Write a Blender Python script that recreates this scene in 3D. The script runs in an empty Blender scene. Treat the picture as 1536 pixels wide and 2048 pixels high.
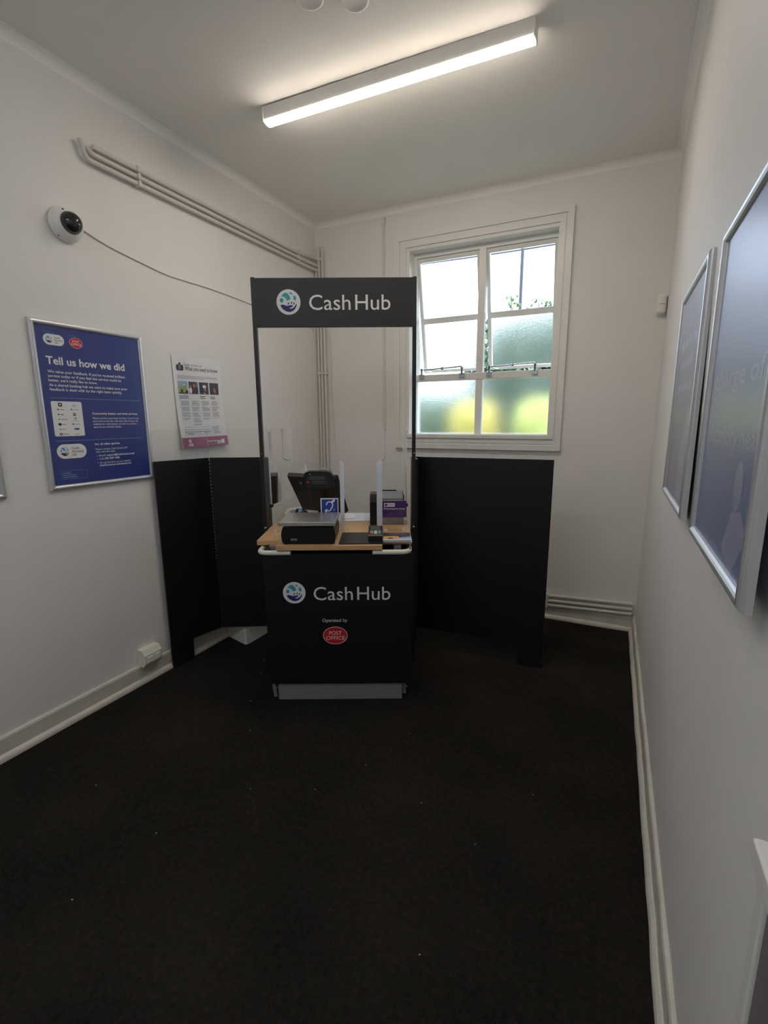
import bpy, bmesh, math, random
from mathutils import Matrix, Vector
from math import radians, pi, sin, cos

SC = bpy.context.scene
COL = SC.collection
random.seed(4)

# ------------------------------------------------------------------ camera
F_PX = 956.88
cam_d = bpy.data.cameras.new('camera')
cam_d.sensor_fit = 'HORIZONTAL'
cam_d.sensor_width = 36.0
cam_d.lens = F_PX / 1536.0 * 36.0
cam_d.clip_start = 0.02
cam_d.clip_end = 300
cam = bpy.data.objects.new('camera', cam_d)
COL.objects.link(cam)
R = Matrix.Rotation(0.4503, 3, 'Z') @ Matrix.Rotation(-0.1911, 3, 'X') @ Matrix.Rotation(0.0058, 3, 'Y')
R = R @ Matrix(((1, 0, 0), (0, 0, -1), (0, 1, 0)))      # camera looks along its -Z
cam.matrix_world = Matrix.Translation((0, 0, 1.6)) @ R.to_4x4()
SC.camera = cam

# ------------------------------------------------------------------ world, sun, exposure
W = bpy.data.worlds.new('world')
SC.world = W
W.use_nodes = True
bg = W.node_tree.nodes['Background']
bg.inputs[0].default_value = (0.66, 0.79, 1.0, 1)
bg.inputs[1].default_value = 3.4
sun_d = bpy.data.lights.new('sun', 'SUN')
sun_d.energy = 4.2
sun_d.color = (1.0, 0.93, 0.80)
sun_d.angle = radians(1.0)
sun = bpy.data.objects.new('sun', sun_d)
COL.objects.link(sun)
sun.rotation_euler = Vector((-0.64, 0.0, -0.77)).to_track_quat('-Z', 'Y').to_euler()

LAMP_STRENGTH = 29.0
LAMP_COLOUR = (1.0, 0.89, 0.75)
FILL_STRENGTH_REAR = 36.0  # unseen fill added behind the camera to brighten the room
FILL_COLOUR_REAR = (0.88, 0.94, 1.0)

vs = SC.view_settings
SC.display_settings.display_device = 'sRGB'
vs.view_transform = 'Standard'
vs.look = 'None'
vs.exposure = 0.66
vs.gamma = 1.0
vs.use_curve_mapping = False
SC.cycles.max_bounces = 14
SC.cycles.diffuse_bounces = 6
SC.cycles.glossy_bounces = 6
SC.cycles.transmission_bounces = 12
SC.cycles.transparent_max_bounces = 24
SC.cycles.sample_clamp_indirect = 6.0


# ------------------------------------------------------------------ materials
def srgb(r, g, b):
    f = lambda c: c / 12.92 if c <= 0.04045 else ((c + 0.055) / 1.055) ** 2.4
    return (f(r / 255), f(g / 255), f(b / 255), 1)


def mat(name, col, rough=0.5, metal=0.0, spec=0.5, bump=0.0, bscale=60.0, vary=0.0, vscale=6.0, coat=0.0, crough=0.05):
    m = bpy.data.materials.new(name)
    m.use_nodes = True
    nt = m.node_tree
    b = nt.nodes['Principled BSDF']
    b.inputs['Base Color'].default_value = col
    b.inputs['Roughness'].default_value = rough
    b.inputs['Metallic'].default_value = metal
    b.inputs['Specular IOR Level'].default_value = spec
    b.inputs['Coat Weight'].default_value = coat
    b.inputs['Coat Roughness'].default_value = crough
    if bump or vary:
        tc = nt.nodes.new('ShaderNodeTexCoord')
    if vary:
        n = nt.nodes.new('ShaderNodeTexNoise')
        n.inputs['Scale'].default_value = vscale
        n.inputs['Detail'].default_value = 5
        nt.links.new(tc.outputs['Object'], n.inputs['Vector'])
        r = nt.nodes.new('ShaderNodeMapRange')
        r.inputs['From Min'].default_value = 0.3
        r.inputs['From Max'].default_value = 0.7
        r.inputs['To Min'].default_value = 1 - vary
        r.inputs['To Max'].default_value = 1 + vary
        nt.links.new(n.outputs['Fac'], r.inputs['Value'])
        mx = nt.nodes.new('ShaderNodeVectorMath')
        mx.operation = 'SCALE'
        mx.inputs[0].default_value = col[:3]
        nt.links.new(r.outputs['Result'], mx.inputs['Scale'])
        nt.links.new(mx.outputs['Vector'], b.inputs['Base Color'])
    if bump:
        n = nt.nodes.new('ShaderNodeTexNoise')
        n.inputs['Scale'].default_value = bscale
        n.inputs['Detail'].default_value = 6
        nt.links.new(tc.outputs['Object'], n.inputs['Vector'])
        bp = nt.nodes.new('ShaderNodeBump')
        bp.inputs['Strength'].default_value = bump
        bp.inputs['Distance'].default_value = 0.01
        nt.links.new(n.outputs['Fac'], bp.inputs['Height'])
        nt.links.new(bp.outputs['Normal'], b.inputs['Normal'])
    return m


def clear_mat(name, tint=(0.97, 0.98, 0.98), refl=1.0, ior=1.49, rough=0.0, specks=False):
    """thin clear sheet: see-through with a Fresnel gloss"""
    m = bpy.data.materials.new(name)
    m.use_nodes = True
    nt = m.node_tree
    nt.nodes.clear()
    out = nt.nodes.new('ShaderNodeOutputMaterial')
    tr = nt.nodes.new('ShaderNodeBsdfTransparent')
    tr.inputs[0].default_value = (*tint, 1)
    gl = nt.nodes.new('ShaderNodeBsdfGlossy')
    gl.inputs['Roughness'].default_value = rough
    gl.inputs[0].default_value = (refl, refl, refl, 1)
    fr = nt.nodes.new('ShaderNodeFresnel')
    fr.inputs['IOR'].default_value = ior
    mix = nt.nodes.new('ShaderNodeMixShader')
    nt.links.new(fr.outputs[0], mix.inputs[0])
    nt.links.new(tr.outputs[0], mix.inputs[1])
    nt.links.new(gl.outputs[0], mix.inputs[2])
    last = mix
    if specks:
        tc = nt.nodes.new('ShaderNodeTexCoord')
        v = nt.nodes.new('ShaderNodeTexVoronoi')
        v.inputs['Scale'].default_value = 60
        nt.links.new(tc.outputs['Object'], v.inputs['Vector'])
        n = nt.nodes.new('ShaderNodeTexNoise')
        n.inputs['Scale'].default_value = 7
        nt.links.new(tc.outputs['Object'], n.inputs['Vector'])
        a = nt.nodes.new('ShaderNodeMath')
        a.operation = 'LESS_THAN'
        a.inputs[1].default_value = 0.13
        nt.links.new(v.outputs['Distance'], a.inputs[0])
        c = nt.nodes.new('ShaderNodeMath')
        c.operation = 'GREATER_THAN'
        c.inputs[1].default_value = 0.56
        nt.links.new(n.outputs['Fac'], c.inputs[0])
        d = nt.nodes.new('ShaderNodeMath')
        d.operation = 'MULTIPLY'
        nt.links.new(a.outputs[0], d.inputs[0])
        nt.links.new(c.outputs[0], d.inputs[1])
        e = nt.nodes.new('ShaderNodeMath')
        e.operation = 'MULTIPLY'
        e.inputs[1].default_value = 0.55
        nt.links.new(d.outputs[0], e.inputs[0])
        df = nt.nodes.new('ShaderNodeBsdfDiffuse')
        df.inputs[0].default_value = (0.85, 0.85, 0.85, 1)
        mix2 = nt.nodes.new('ShaderNodeMixShader')
        nt.links.new(e.outputs[0], mix2.inputs[0])
        nt.links.new(mix.outputs[0], mix2.inputs[1])
        nt.links.new(df.outputs[0], mix2.inputs[2])
        last = mix2
    nt.links.new(last.outputs[0], out.inputs[0])
    return m


def translucent_mat(name, col, fac=0.5, see=0.0):
    m = bpy.data.materials.new(name)
    m.use_nodes = True
    nt = m.node_tree
    nt.nodes.clear()
    out = nt.nodes.new('ShaderNodeOutputMaterial')
    d = nt.nodes.new('ShaderNodeBsdfDiffuse')
    t = nt.nodes.new('ShaderNodeBsdfTranslucent')
    d.inputs[0].default_value = col
    t.inputs[0].default_value = col
    mix = nt.nodes.new('ShaderNodeMixShader')
    mix.inputs[0].default_value = fac
    nt.links.new(d.outputs[0], mix.inputs[1])
    nt.links.new(t.outputs[0], mix.inputs[2])
    last = mix
    if see:
        tr = nt.nodes.new('ShaderNodeBsdfTransparent')
        m2 = nt.nodes.new('ShaderNodeMixShader')
        m2.inputs[0].default_value = see
        nt.links.new(mix.outputs[0], m2.inputs[1])
        nt.links.new(tr.outputs[0], m2.inputs[2])
        last = m2
    nt.links.new(last.outputs[0], out.inputs[0])
    return m


def frosted_mat(name, rough=0.2):
    m = bpy.data.materials.new(name)
    m.use_nodes = True
    nt = m.node_tree
    b = nt.nodes['Principled BSDF']
    b.inputs['Base Color'].default_value = (0.97, 0.98, 0.97, 1)
    b.inputs['Transmission Weight'].default_value = 1.0
    b.inputs['Roughness'].default_value = rough
    b.inputs['IOR'].default_value = 1.4
    tc = nt.nodes.new('ShaderNodeTexCoord')
    n = nt.nodes.new('ShaderNodeTexNoise')
    n.inputs['Scale'].default_value = 160
    n.inputs['Detail'].default_value = 3
    nt.links.new(tc.outputs['Object'], n.inputs['Vector'])
    bp = nt.nodes.new('ShaderNodeBump')
    bp.inputs['Strength'].default_value = 0.35
    bp.inputs['Distance'].default_value = 0.004
    nt.links.new(n.outputs['Fac'], bp.inputs['Height'])
    nt.links.new(bp.outputs['Normal'], b.inputs['Normal'])
    return m


def emit_mat(name, col, s):
    m = bpy.data.materials.new(name)
    m.use_nodes = True
    nt = m.node_tree
    b = nt.nodes['Principled BSDF']
    b.inputs['Base Color'].default_value = (0.9, 0.9, 0.9, 1)
    b.inputs['Emission Color'].default_value = (*col, 1)
    b.inputs['Emission Strength'].default_value = s
    return m


def carpet_mat():
    m = mat('carpet_black', (0.012, 0.011, 0.0105, 1), 0.95, spec=0.15, bump=0.9, bscale=420)
    nt = m.node_tree
    b = nt.nodes['Principled BSDF']
    tc = nt.nodes.new('ShaderNodeTexCoord')
    n1 = nt.nodes.new('ShaderNodeTexNoise')
    n1.inputs['Scale'].default_value = 2.2
    n1.inputs['Detail'].default_value = 4
    n2 = nt.nodes.new('ShaderNodeTexNoise')
    n2.inputs['Scale'].default_value = 48
    n2.inputs['Detail'].default_value = 6
    n2.inputs['Roughness'].default_value = 0.75
    for n in (n1, n2):
        nt.links.new(tc.outputs['Object'], n.inputs['Vector'])
    cr = nt.nodes.new('ShaderNodeValToRGB')
    cr.color_ramp.elements[0].position = 0.32
    cr.color_ramp.elements[0].color = (0.0055, 0.0052, 0.005, 1)
    cr.color_ramp.elements[1].position = 0.72
    cr.color_ramp.elements[1].color = (0.046, 0.040, 0.034, 1)
    ad = nt.nodes.new('ShaderNodeMath')
    ad.operation = 'MULTIPLY_ADD'
    ad.inputs[1].default_value = 0.35
    nt.links.new(n1.outputs['Fac'], ad.inputs[0])
    sc = nt.nodes.new('ShaderNodeMath')
    sc.operation = 'MULTIPLY'
    sc.inputs[1].default_value = 0.65
    nt.links.new(n2.outputs['Fac'], sc.inputs[0])
    nt.links.new(sc.outputs[0], ad.inputs[2])
    nt.links.new(ad.outputs[0], cr.inputs[0])
    nt.links.new(cr.outputs[0], b.inputs['Base Color'])
    return m


def wood_mat():
    m = mat('beech_laminate', srgb(205, 160, 110), 0.35)
    nt = m.node_tree
    b = nt.nodes['Principled BSDF']
    tc = nt.nodes.new('ShaderNodeTexCoord')
    mp = nt.nodes.new('ShaderNodeMapping')
    mp.inputs['Scale'].default_value = (3, 45, 45)
    n = nt.nodes.new('ShaderNodeTexNoise')
    n.inputs['Scale'].default_value = 2.5
    n.inputs['Detail'].default_value = 6
    cr = nt.nodes.new('ShaderNodeValToRGB')
    cr.color_ramp.elements[0].position = 0.3
    cr.color_ramp.elements[0].color = srgb(196, 152, 104)
    cr.color_ramp.elements[1].position = 0.7
    cr.color_ramp.elements[1].color = srgb(217, 177, 130)
    nt.links.new(tc.outputs['Object'], mp.inputs[0])
    nt.links.new(mp.outputs[0], n.inputs['Vector'])
    nt.links.new(n.outputs['Fac'], cr.inputs[0])
    nt.links.new(cr.outputs[0], b.inputs['Base Color'])
    return m


M = dict(
    wall=mat('wall_paint', (0.80, 0.78, 0.755, 1), 0.55, spec=0.35, bump=0.2, bscale=9, vary=0.02, vscale=2.5),
    ceil=mat('ceiling_paint', (0.90, 0.875, 0.845, 1), 0.7, spec=0.25, bump=0.15, bscale=5, vary=0.02, vscale=2),
    gloss=mat('gloss_white_paint', (0.80, 0.785, 0.75, 1), 0.3, bump=0.1, bscale=14),
    skirt=mat('skirting_paint', (0.66, 0.62, 0.55, 1), 0.4, bump=0.15, bscale=20, vary=0.06, vscale=14),
    pipe=mat('painted_pipe', (0.68, 0.655, 0.61, 1), 0.45, bump=0.08, bscale=40),
    carpet=carpet_mat(), wood=wood_mat(),
    black=mat('black_laminate', (0.0088, 0.0088, 0.010, 1), 0.42, spec=0.35, bump=0.02, bscale=300),
    blackm=mat('black_metal', (0.012, 0.012, 0.014, 1), 0.38),
    blackp=mat('black_plastic', (0.009, 0.009, 0.011, 1), 0.36, spec=0.3),
    greyp=mat('grey_plastic', (0.22, 0.22, 0.23, 1), 0.4),
    white=mat('white_print', (0.80, 0.80, 0.79, 1), 0.5),
    whitep=mat('white_plastic', (0.80, 0.79, 0.75, 1), 0.3),
    cream=mat('cream_tube', (0.80, 0.765, 0.68, 1), 0.3),
    paper=mat('white_paper', (0.82, 0.82, 0.84, 1), 0.7),
    silver=mat('satin_aluminium', (0.62, 0.63, 0.65, 1), 0.35, metal=0.75),
    steel=mat('brushed_steel', (0.60, 0.59, 0.57, 1), 0.3, metal=0.9, bump=0.03, bscale=200),
    chrome=mat('chrome', (0.55, 0.57, 0.62, 1), 0.18, metal=1.0),
    kick=mat('grey_kick_plate', (0.34, 0.33, 0.32, 1), 0.42, metal=0.35, vary=0.06, vscale=8),
    teal=mat('teal_print', srgb(50, 165, 178), 0.5),
    sky=mat('sky_blue_print', srgb(70, 150, 205), 0.5),
    navy=mat('navy_print', srgb(36, 34, 105), 0.5),
    ink=mat('dark_ink', srgb(40, 42, 58), 0.6),
    inkg=mat('grey_ink', srgb(120, 122, 134), 0.6),
    red=mat('red_print', srgb(200, 28, 38), 0.45),
    blue=mat('poster_blue', srgb(44, 60, 130), 0.28, spec=0.6, coat=0.5, crough=0.18),
    bluesign=mat('blue_sign', srgb(18, 58, 150), 0.4),
    maroon=mat('maroon_band', srgb(150, 55, 95), 0.4),
    purple=mat('purple_card', srgb(74, 30, 100), 0.35),
    orange=mat('orange_print', srgb(225, 165, 80), 0.5),
    skin=mat('pinkish_print', srgb(185, 120, 100), 0.5),
    green=mat('lime_print', srgb(160, 175, 70), 0.5),
    kgreen=mat('green_key', srgb(60, 170, 110), 0.4),
    kred=mat('red_key', srgb(210, 60, 60), 0.4),
    kyellow=mat('yellow_key', srgb(225, 195, 70), 0.4),
    kblue=mat('pale_blue_key', srgb(120, 165, 190), 0.4),
    plum=mat('plum_print', srgb(80, 45, 65), 0.5),
    dusk=mat('dusk_print', srgb(58, 56, 62), 0.5),
    skyp=mat('pale_sky_print', srgb(150, 180, 210), 0.5),
    lcd=mat('lcd_grey', srgb(70, 72, 70), 0.25),
    dome=mat('smoked_dome', (0.02, 0.02, 0.02, 1), 0.06, spec=0.7),
    acrylic=clear_mat('clear_acrylic', refl=0.55),
    acrylics=clear_mat('clear_side_acrylic'),
    acrylicd=clear_mat('speckled_acrylic', specks=True),
    edge=translucent_mat('frosted_acrylic_edge', (0.86, 0.89, 0.95, 1), 0.5, 0.15),
    rim=translucent_mat('polished_acrylic_rim', (0.85, 0.88, 0.90, 1), 0.5, 0.35),
    pane=clear_mat('window_glass', (0.98, 0.99, 0.99), 1.0, 1.5),
    frost=frosted_mat('frosted_glass'),
    lilac=mat('lilac_with_sheen', srgb(112, 110, 138), 0.3, spec=0.5, coat=0.6, crough=0.3),  # deep blue poster made paler, its reflection put into the base colour
    slate=mat('slate_blue_with_sheen', srgb(98, 112, 160), 0.3, spec=0.5, coat=0.6, crough=0.3),  # deep blue lightened to stand in for the window's reflection
    faint=mat('pale_print', srgb(142, 146, 180), 0.3, spec=0.5, coat=0.6, crough=0.3),
    lamp=emit_mat('lamp_diffuser', LAMP_COLOUR, LAMP_STRENGTH),
    fillc=emit_mat('added_cool_fill', FILL_COLOUR_REAR, FILL_STRENGTH_REAR),
    leaf=mat('leaf_green', srgb(86, 118, 62), 0.6, vary=0.3, vscale=3),
    leafd=mat('leaf_grey_green', srgb(96, 118, 92), 0.6, vary=0.3, vscale=3),
    leafy=mat('leaf_yellow', srgb(204, 194, 108), 0.6, vary=0.2, vscale=3),
    leafl=mat('leaf_lime', srgb(198, 206, 128), 0.6, vary=0.2, vscale=3),
    bark=mat('bark', srgb(86, 72, 58), 0.8),
    grass=mat('lawn', srgb(96, 120, 60), 0.9, vary=0.25, vscale=2),
    black_lit=mat('black_laminate_lamplit', (0.028, 0.028, 0.031, 1), 0.45, spec=0.4),  # black laminate again, lightened to paint in the lamp's light on the header
    door=mat('grey_door_paint', srgb(120, 113, 116), 0.5),
    pole=mat('pole_grey', srgb(60, 60, 75), 0.7),
    scanblue=mat('scanner_blue', srgb(90, 140, 200), 0.3),
    tin=mat('grey_gap', (0.05, 0.05, 0.05, 1), 0.6),
)


# ------------------------------------------------------------------ mesh builder
class MB:
    def __init__(self):
        self.bm = bmesh.new()
        self.mats = []
        self.T = Matrix.Identity(4)

    def mi(self, m):
        if m not in self.mats:
            self.mats.append(m)
        return self.mats.index(m)

    def add(self, vs, fs, m, smooth=False):
        i = self.mi(m)
        bv = [self.bm.verts.new(self.T @ Vector(v)) for v in vs]
        for f in fs:
            try:
                fc = self.bm.faces.new([bv[k] for k in f])
                fc.material_index = i
                fc.smooth = smooth
            except ValueError:
                pass
        return self

    def box(self, x0, x1, y0, y1, z0, z1, m, bev=0.0):
        if bev:
            b = bmesh.new()
            bmesh.ops.create_cube(b, size=1)
            for v in b.verts:
                v.co = Vector((x0 + (v.co.x + .5) * (x1 - x0), y0 + (v.co.y + .5) * (y1 - y0), z0 + (v.co.z + .5) * (z1 - z0)))
            bmesh.ops.bevel(b, geom=list(b.edges), offset=bev, segments=3, profile=0.5, affect='EDGES')
            b.verts.index_update()
            vs = [v.co.copy() for v in b.verts]
            fs = [[v.index for v in f.verts] for f in b.faces]
            b.free()
            return self.add(vs, fs, m)
        vs = [(x, y, z) for x in (x0, x1) for y in (y0, y1) for z in (z0, z1)]
        fs = [(0, 1, 3, 2), (4, 6, 7, 5), (0, 4, 5, 1), (2, 3, 7, 6), (0, 2, 6, 4), (1, 5, 7, 3)]
        return self.add(vs, fs, m)

    def hexa(self, b4, t4, m):
        """box from 4 bottom and 4 top corners"""
        vs = list(b4) + list(t4)
        fs = [(3, 2, 1, 0), (4, 5, 6, 7)] + [(i, (i + 1) % 4, 4 + (i + 1) % 4, 4 + i) for i in range(4)]
        return self.add(vs, fs, m)

    def prism(self, pts, a, b, m, axis='y', smooth=False):
        """polygon pts (2D) swept along axis from a to b; 'y': pts are (x,z); 'z': (x,y); 'x': (y,z)"""
        def P(p, t):
            return {'y': (p[0], t, p[1]), 'z': (p[0], p[1], t), 'x': (t, p[0], p[1])}[axis]
        n = len(pts)
        vs = [P(p, a) for p in pts] + [P(p, b) for p in pts]
        self.add(vs, [tuple(range(n))[::-1], tuple(range(n, 2 * n))], m)
        self.add(vs, [(i, (i + 1) % n, n + (i + 1) % n, n + i) for i in range(n)], m, smooth)
        return self

    def poly(self, pts, y, m):
        """flat printed polygon (x,z) at depth y"""
        return self.add([(p[0], y, p[1]) for p in pts], [tuple(range(len(pts)))], m)

    def rect(self, x0, x1, z0, z1, y, m):
        return self.poly([(x0, z0), (x1, z0), (x1, z1), (x0, z1)], y, m)

    def oval(self, cx, cz, rx, rz, y, m, n=40, rot=0.0):
        pts = []
        for i in range(n):
            t = 2 * pi * i / n
            a, b = rx * cos(t), rz * sin(t)
            pts.append((cx + a * cos(rot) - b * sin(rot), cz + a * sin(rot) + b * cos(rot)))
        return self.poly(pts, y, m)

    def pill(self, x0, x1, z0, z1, y, m, r=None):
        return self.poly(rrect(x0, x1, z0, z1, r if r else (z1 - z0) / 2), y, m)

    def lathe(self, prof, c, axis, m, n=32, smooth=True):
        """prof: (r, t) pairs along axis direction from point c"""
        ax = Vector(axis).normalized()
        u = ax.orthogonal().normalized()
        v = ax.cross(u)
        c = Vector(c)
        vs, fs = [], []
        for (r, t) in prof:
            for i in range(n):
                a = 2 * pi * i / n
                vs.append(c + ax * t + (u * cos(a) + v * sin(a)) * max(r, 1e-5))
        k = len(prof)
        for j in range(k - 1):
            for i in range(n):
                fs.append((j * n + i, j * n + (i + 1) % n, (j + 1) * n + (i + 1) % n, (j + 1) * n + i))
        self.add(vs, fs, m, smooth)
        self.add(vs[:n], [tuple(range(n))[::-1]], m)
        self.add(vs[-n:], [tuple(range(n))], m)
        return self

    def tube(self, path, r, m, n=12, caps=True):
        P = [Vector(p) for p in path]
        vs, fs = [], []
        prev = None
        for i, p in enumerate(P):
            t = (P[min(i + 1, len(P) - 1)] - P[max(i - 1, 0)]).normalized()
            if prev is None:
                u = t.orthogonal().normalized()
            else:
                u = (prev - t * prev.dot(t)).normalized()
            prev = u
            v = t.cross(u)
            for k in range(n):
                a = 2 * pi * k / n
                vs.append(p + (u * cos(a) + v * sin(a)) * r)
        for i in range(len(P) - 1):
            for k in range(n):
                fs.append((i * n + k, i * n + (k + 1) % n, (i + 1) * n + (k + 1) % n, (i + 1) * n + k))
        self.add(vs, fs, m, True)
        if caps:
            self.add(vs[:n], [tuple(range(n))[::-1]], m)
            self.add(vs[-n:], [tuple(range(n))], m)
        return self

    def frame(self, x0, x1, z0, z1, w, y0, y1, m, bev=0.0):
        """rectangular frame, mitred, in the x-z plane"""
        wl, wr, wb, wt = (w,) * 4 if not isinstance(w, tuple) else w
        o = [(x0, z0), (x1, z0), (x1, z1), (x0, z1)]
        i = [(x0 + wl, z0 + wb), (x1 - wr, z0 + wb), (x1 - wr, z1 - wt), (x0 + wl, z1 - wt)]
        vs = []
        for y in (y0, y1):
            vs += [(p[0], y, p[1]) for p in o] + [(p[0], y, p[1]) for p in i]
        fs = []
        for k in range(4):
            n = (k + 1) % 4
            fs += [(k, n, 4 + n, 4 + k), (8 + k, 12 + k, 12 + n, 8 + n), (k, 8 + k, 8 + n, n), (4 + k, 4 + n, 12 + n, 12 + k)]
        return self.add(vs, fs, m)

    def round_frame(self, x0, x1, z0, z1, w, d, m, n=8):
        """snap frame with a rounded front: half-round profile, mitred; back at y=0, front at y=-d"""
        prof = [(0, 0)]
        for k in range(n + 1):
            a = pi * k / n
            prof.append((w / 2 - w / 2 * cos(a), -d * 0.45 - d * 0.55 * sin(a)))
        prof.append((w, 0))
        cs = [(x0, z0, 1, 1), (x1, z0, -1, 1), (x1, z1, -1, -1), (x0, z1, 1, -1)]
        vs = []
        for (cx, cz, sx, sz) in cs:
            for (t, y) in prof:
                vs.append((cx + sx * t, y, cz + sz * t))
        k = len(prof)
        fs = []
        for c in range(4):
            e = (c + 1) % 4
            for j in range(k - 1):
                fs.append((c * k + j, e * k + j, e * k + j + 1, c * k + j + 1))
        return self.add(vs, fs, m)

    def text(self, s, x0, x1, zb, cap, y, m, bold=0.0):
        """flat lettering: fits x0..x1, baseline zb, capital height cap"""
        vs, fs = text_mesh(s, bold)
        xs = [v[0] for v in vs]
        a, b = min(xs), max(xs)
        k = (x1 - x0) / (b - a) if x1 is not None else cap / CAP
        q = cap / CAP
        return self.add([(x0 + (v[0] - a) * k, y, zb + v[1] * q) for v in vs], fs, m)

    def build(self, name, parent=None, loc=None, merge=True):
        me = bpy.data.meshes.new(name)
        bmesh.ops.recalc_face_normals(self.bm, faces=[f for f in self.bm.faces])
        self.bm.to_mesh(me)
        self.bm.free()
        for m in self.mats:
            me.materials.append(m)
        o = bpy.data.objects.new(name, me)
        COL.objects.link(o)
        if parent:
            o.parent = parent
        if loc:
            o.location = loc
        return o


_tc = {}


def text_mesh(s, bold=0.0):
    key = (s, bold)
    if key in _tc:
        return _tc[key]
    c = bpy.data.curves.new('lettering', 'FONT')
    c.body = s
    c.size = 1.0
    c.resolution_u = 3
    c.offset = bold
    c.fill_mode = 'FRONT'
    o = bpy.data.objects.new('lettering', c)
    COL.objects.link(o)
    dg = bpy.context.evaluated_depsgraph_get()
    me = bpy.data.meshes.new_from_object(o.evaluated_get(dg))
    vs = [(v.co.x, v.co.y) for v in me.vertices]
    fs = [tuple(p.vertices) for p in me.polygons]
    bpy.data.objects.remove(o)
    bpy.data.curves.remove(c)
    bpy.data.meshes.remove(me)
    _tc[key] = (vs, fs)
    return vs, fs


CAP = 1.0
CAP = max(v[1] for v in text_mesh('H')[0])


def rrect(x0, x1, z0, z1, r, n=8):
    pts = []
    for (cx, cz, a0) in ((x1 - r, z0 + r, -pi / 2), (x1 - r, z1 - r, 0), (x0 + r, z1 - r, pi / 2), (x0 + r, z0 + r, pi)):
        for k in range(n + 1):
            a = a0 + pi / 2 * k / n
            pts.append((cx + r * cos(a), cz + r * sin(a)))
    return pts


def fillet(path, r, n=8):
    """round the inner corners of a polyline"""
    P = [Vector(p) for p in path]
    out = [P[0]]
    for i in range(1, len(P) - 1):
        a, b, c = P[i - 1], P[i], P[i + 1]
        d1, d2 = (a - b).normalized(), (c - b).normalized()
        rr = min(r, (a - b).length * .49, (c - b).length * .49)
        p, q = b + d1 * rr, b + d2 * rr
        for k in range(n + 1):
            t = k / n
            out.append(p * (1 - t) ** 2 + b * 2 * t * (1 - t) + q * t * t)
    out.append(P[-1])
    return out


def empty(name, loc, rz=0.0):
    o = bpy.data.objects.new(name, None)
    o.empty_display_size = 0.1
    COL.objects.link(o)
    o.location = loc
    o.rotation_euler = (0, 0, rz)
    return o


def tag(o, label, cat, group=None):
    o['label'] = label
    o['category'] = cat
    if group:
        o['group'] = group
    return o


def thing(name, label, cat, loc, rz=0.0, group=None):
    return tag(empty(name, loc, rz), label, cat, group)


def struct(o):
    o['kind'] = 'structure'
    return o


# ------------------------------------------------------------------ room numbers
L, D = 2.553, 3.908
YF = -1.7                      # wall behind the camera
CZ = 0.045                     # cove radius
BX0, BX1, BZ0, BZ1 = -1.642, -0.484, 1.475, 2.945     # window opening


def rx(y, z):                  # the right wall is slightly out of true
    b = 0.2225 + (D - y) * 0.0093
    t = 0.2372 - (D - y) * 0.026
    return b + (t - b) * z / 3.22


def cove_z(x, y):              # height where the cove meets the wall
    return 3.229 + (0.014 if x < -1 else 0.0) * (y / D if y > 0 else 0)


# ------------------------------------------------------------------ structure
b = MB()
b.add([(-L - .3, YF - .3, 0), (0.6, YF - .3, 0), (0.6, D + .3, 0), (-L - .3, D + .3, 0),
       (-L - .3, YF - .3, -.1), (0.6, YF - .3, -.1), (0.6, D + .3, -.1), (-L - .3, D + .3, -.1)],
      [(0, 1, 2, 3), (7, 6, 5, 4), (0, 4, 5, 1), (1, 5, 6, 2), (2, 6, 7, 3), (3, 7, 4, 0)], M['carpet'])
struct(b.build('floor'))

b = MB()
zc = lambda x, y: cove_z(x, y) + CZ
cs = [(-L - .25, YF - .25), (0.6, YF - .25), (0.6, D + .25), (-L - .25, D + .25)]
b.hexa([(x, y, zc(x, y)) for x, y in cs], [(x, y, 3.45) for x, y in cs], M['ceil'])
struct(b.build('ceiling'))

b = MB()
b.box(-L - .25, -L, YF - .25, D + .25, -.1, 3.4, M['wall'])
struct(b.build('wall_left'))

b = MB()
for (x0, x1, z0, z1) in ((-L - .25, BX0, -.1, 3.4), (BX1, 0.6, -.1, 3.4), (BX0, BX1, -.1, BZ0), (BX0, BX1, BZ1, 3.4)):
    b.box(x0, x1, D, D + .25, z0, z1, M['wall'])
struct(b.build('wall_back'))

b = MB()
ys = [YF - .25 + i * (D + .5 - YF) / 12 for i in range(13)]
zs = [-.1, 0.6, 1.2, 1.8, 2.4, 3.4]
vs, fs = [], []
for y in ys:
    for z in zs:
        vs.append((rx(y, z), y, z))
for i in range(12):
    for j in range(5):
        fs.append((i * 6 + j, i * 6 + j + 1, (i + 1) * 6 + j + 1, (i + 1) * 6 + j))
n0 = len(vs)
vs += [(0.6, ys[0], -.1), (0.6, ys[0], 3.4), (0.6, ys[-1], -.1), (0.6, ys[-1], 3.4)]
fs += [(n0, n0 + 2, n0 + 3, n0 + 1), tuple(range(6)) + (n0 + 1, n0), tuple(range(72, 78))[::-1] + (n0 + 2, n0 + 3),
       tuple(i * 6 for i in range(13))[::-1] + (n0, n0 + 2), tuple(i * 6 + 5 for i in range(13)) + (n0 + 3, n0 + 1)]
b.add(vs, fs, M['wall'])
struct(b.build('wall_right'))

b = MB()
b.box(-L - .25, 0.6, YF - .25, YF, -.1, 3.4, M['wall'])
struct(b.build('wall_front'))


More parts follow.
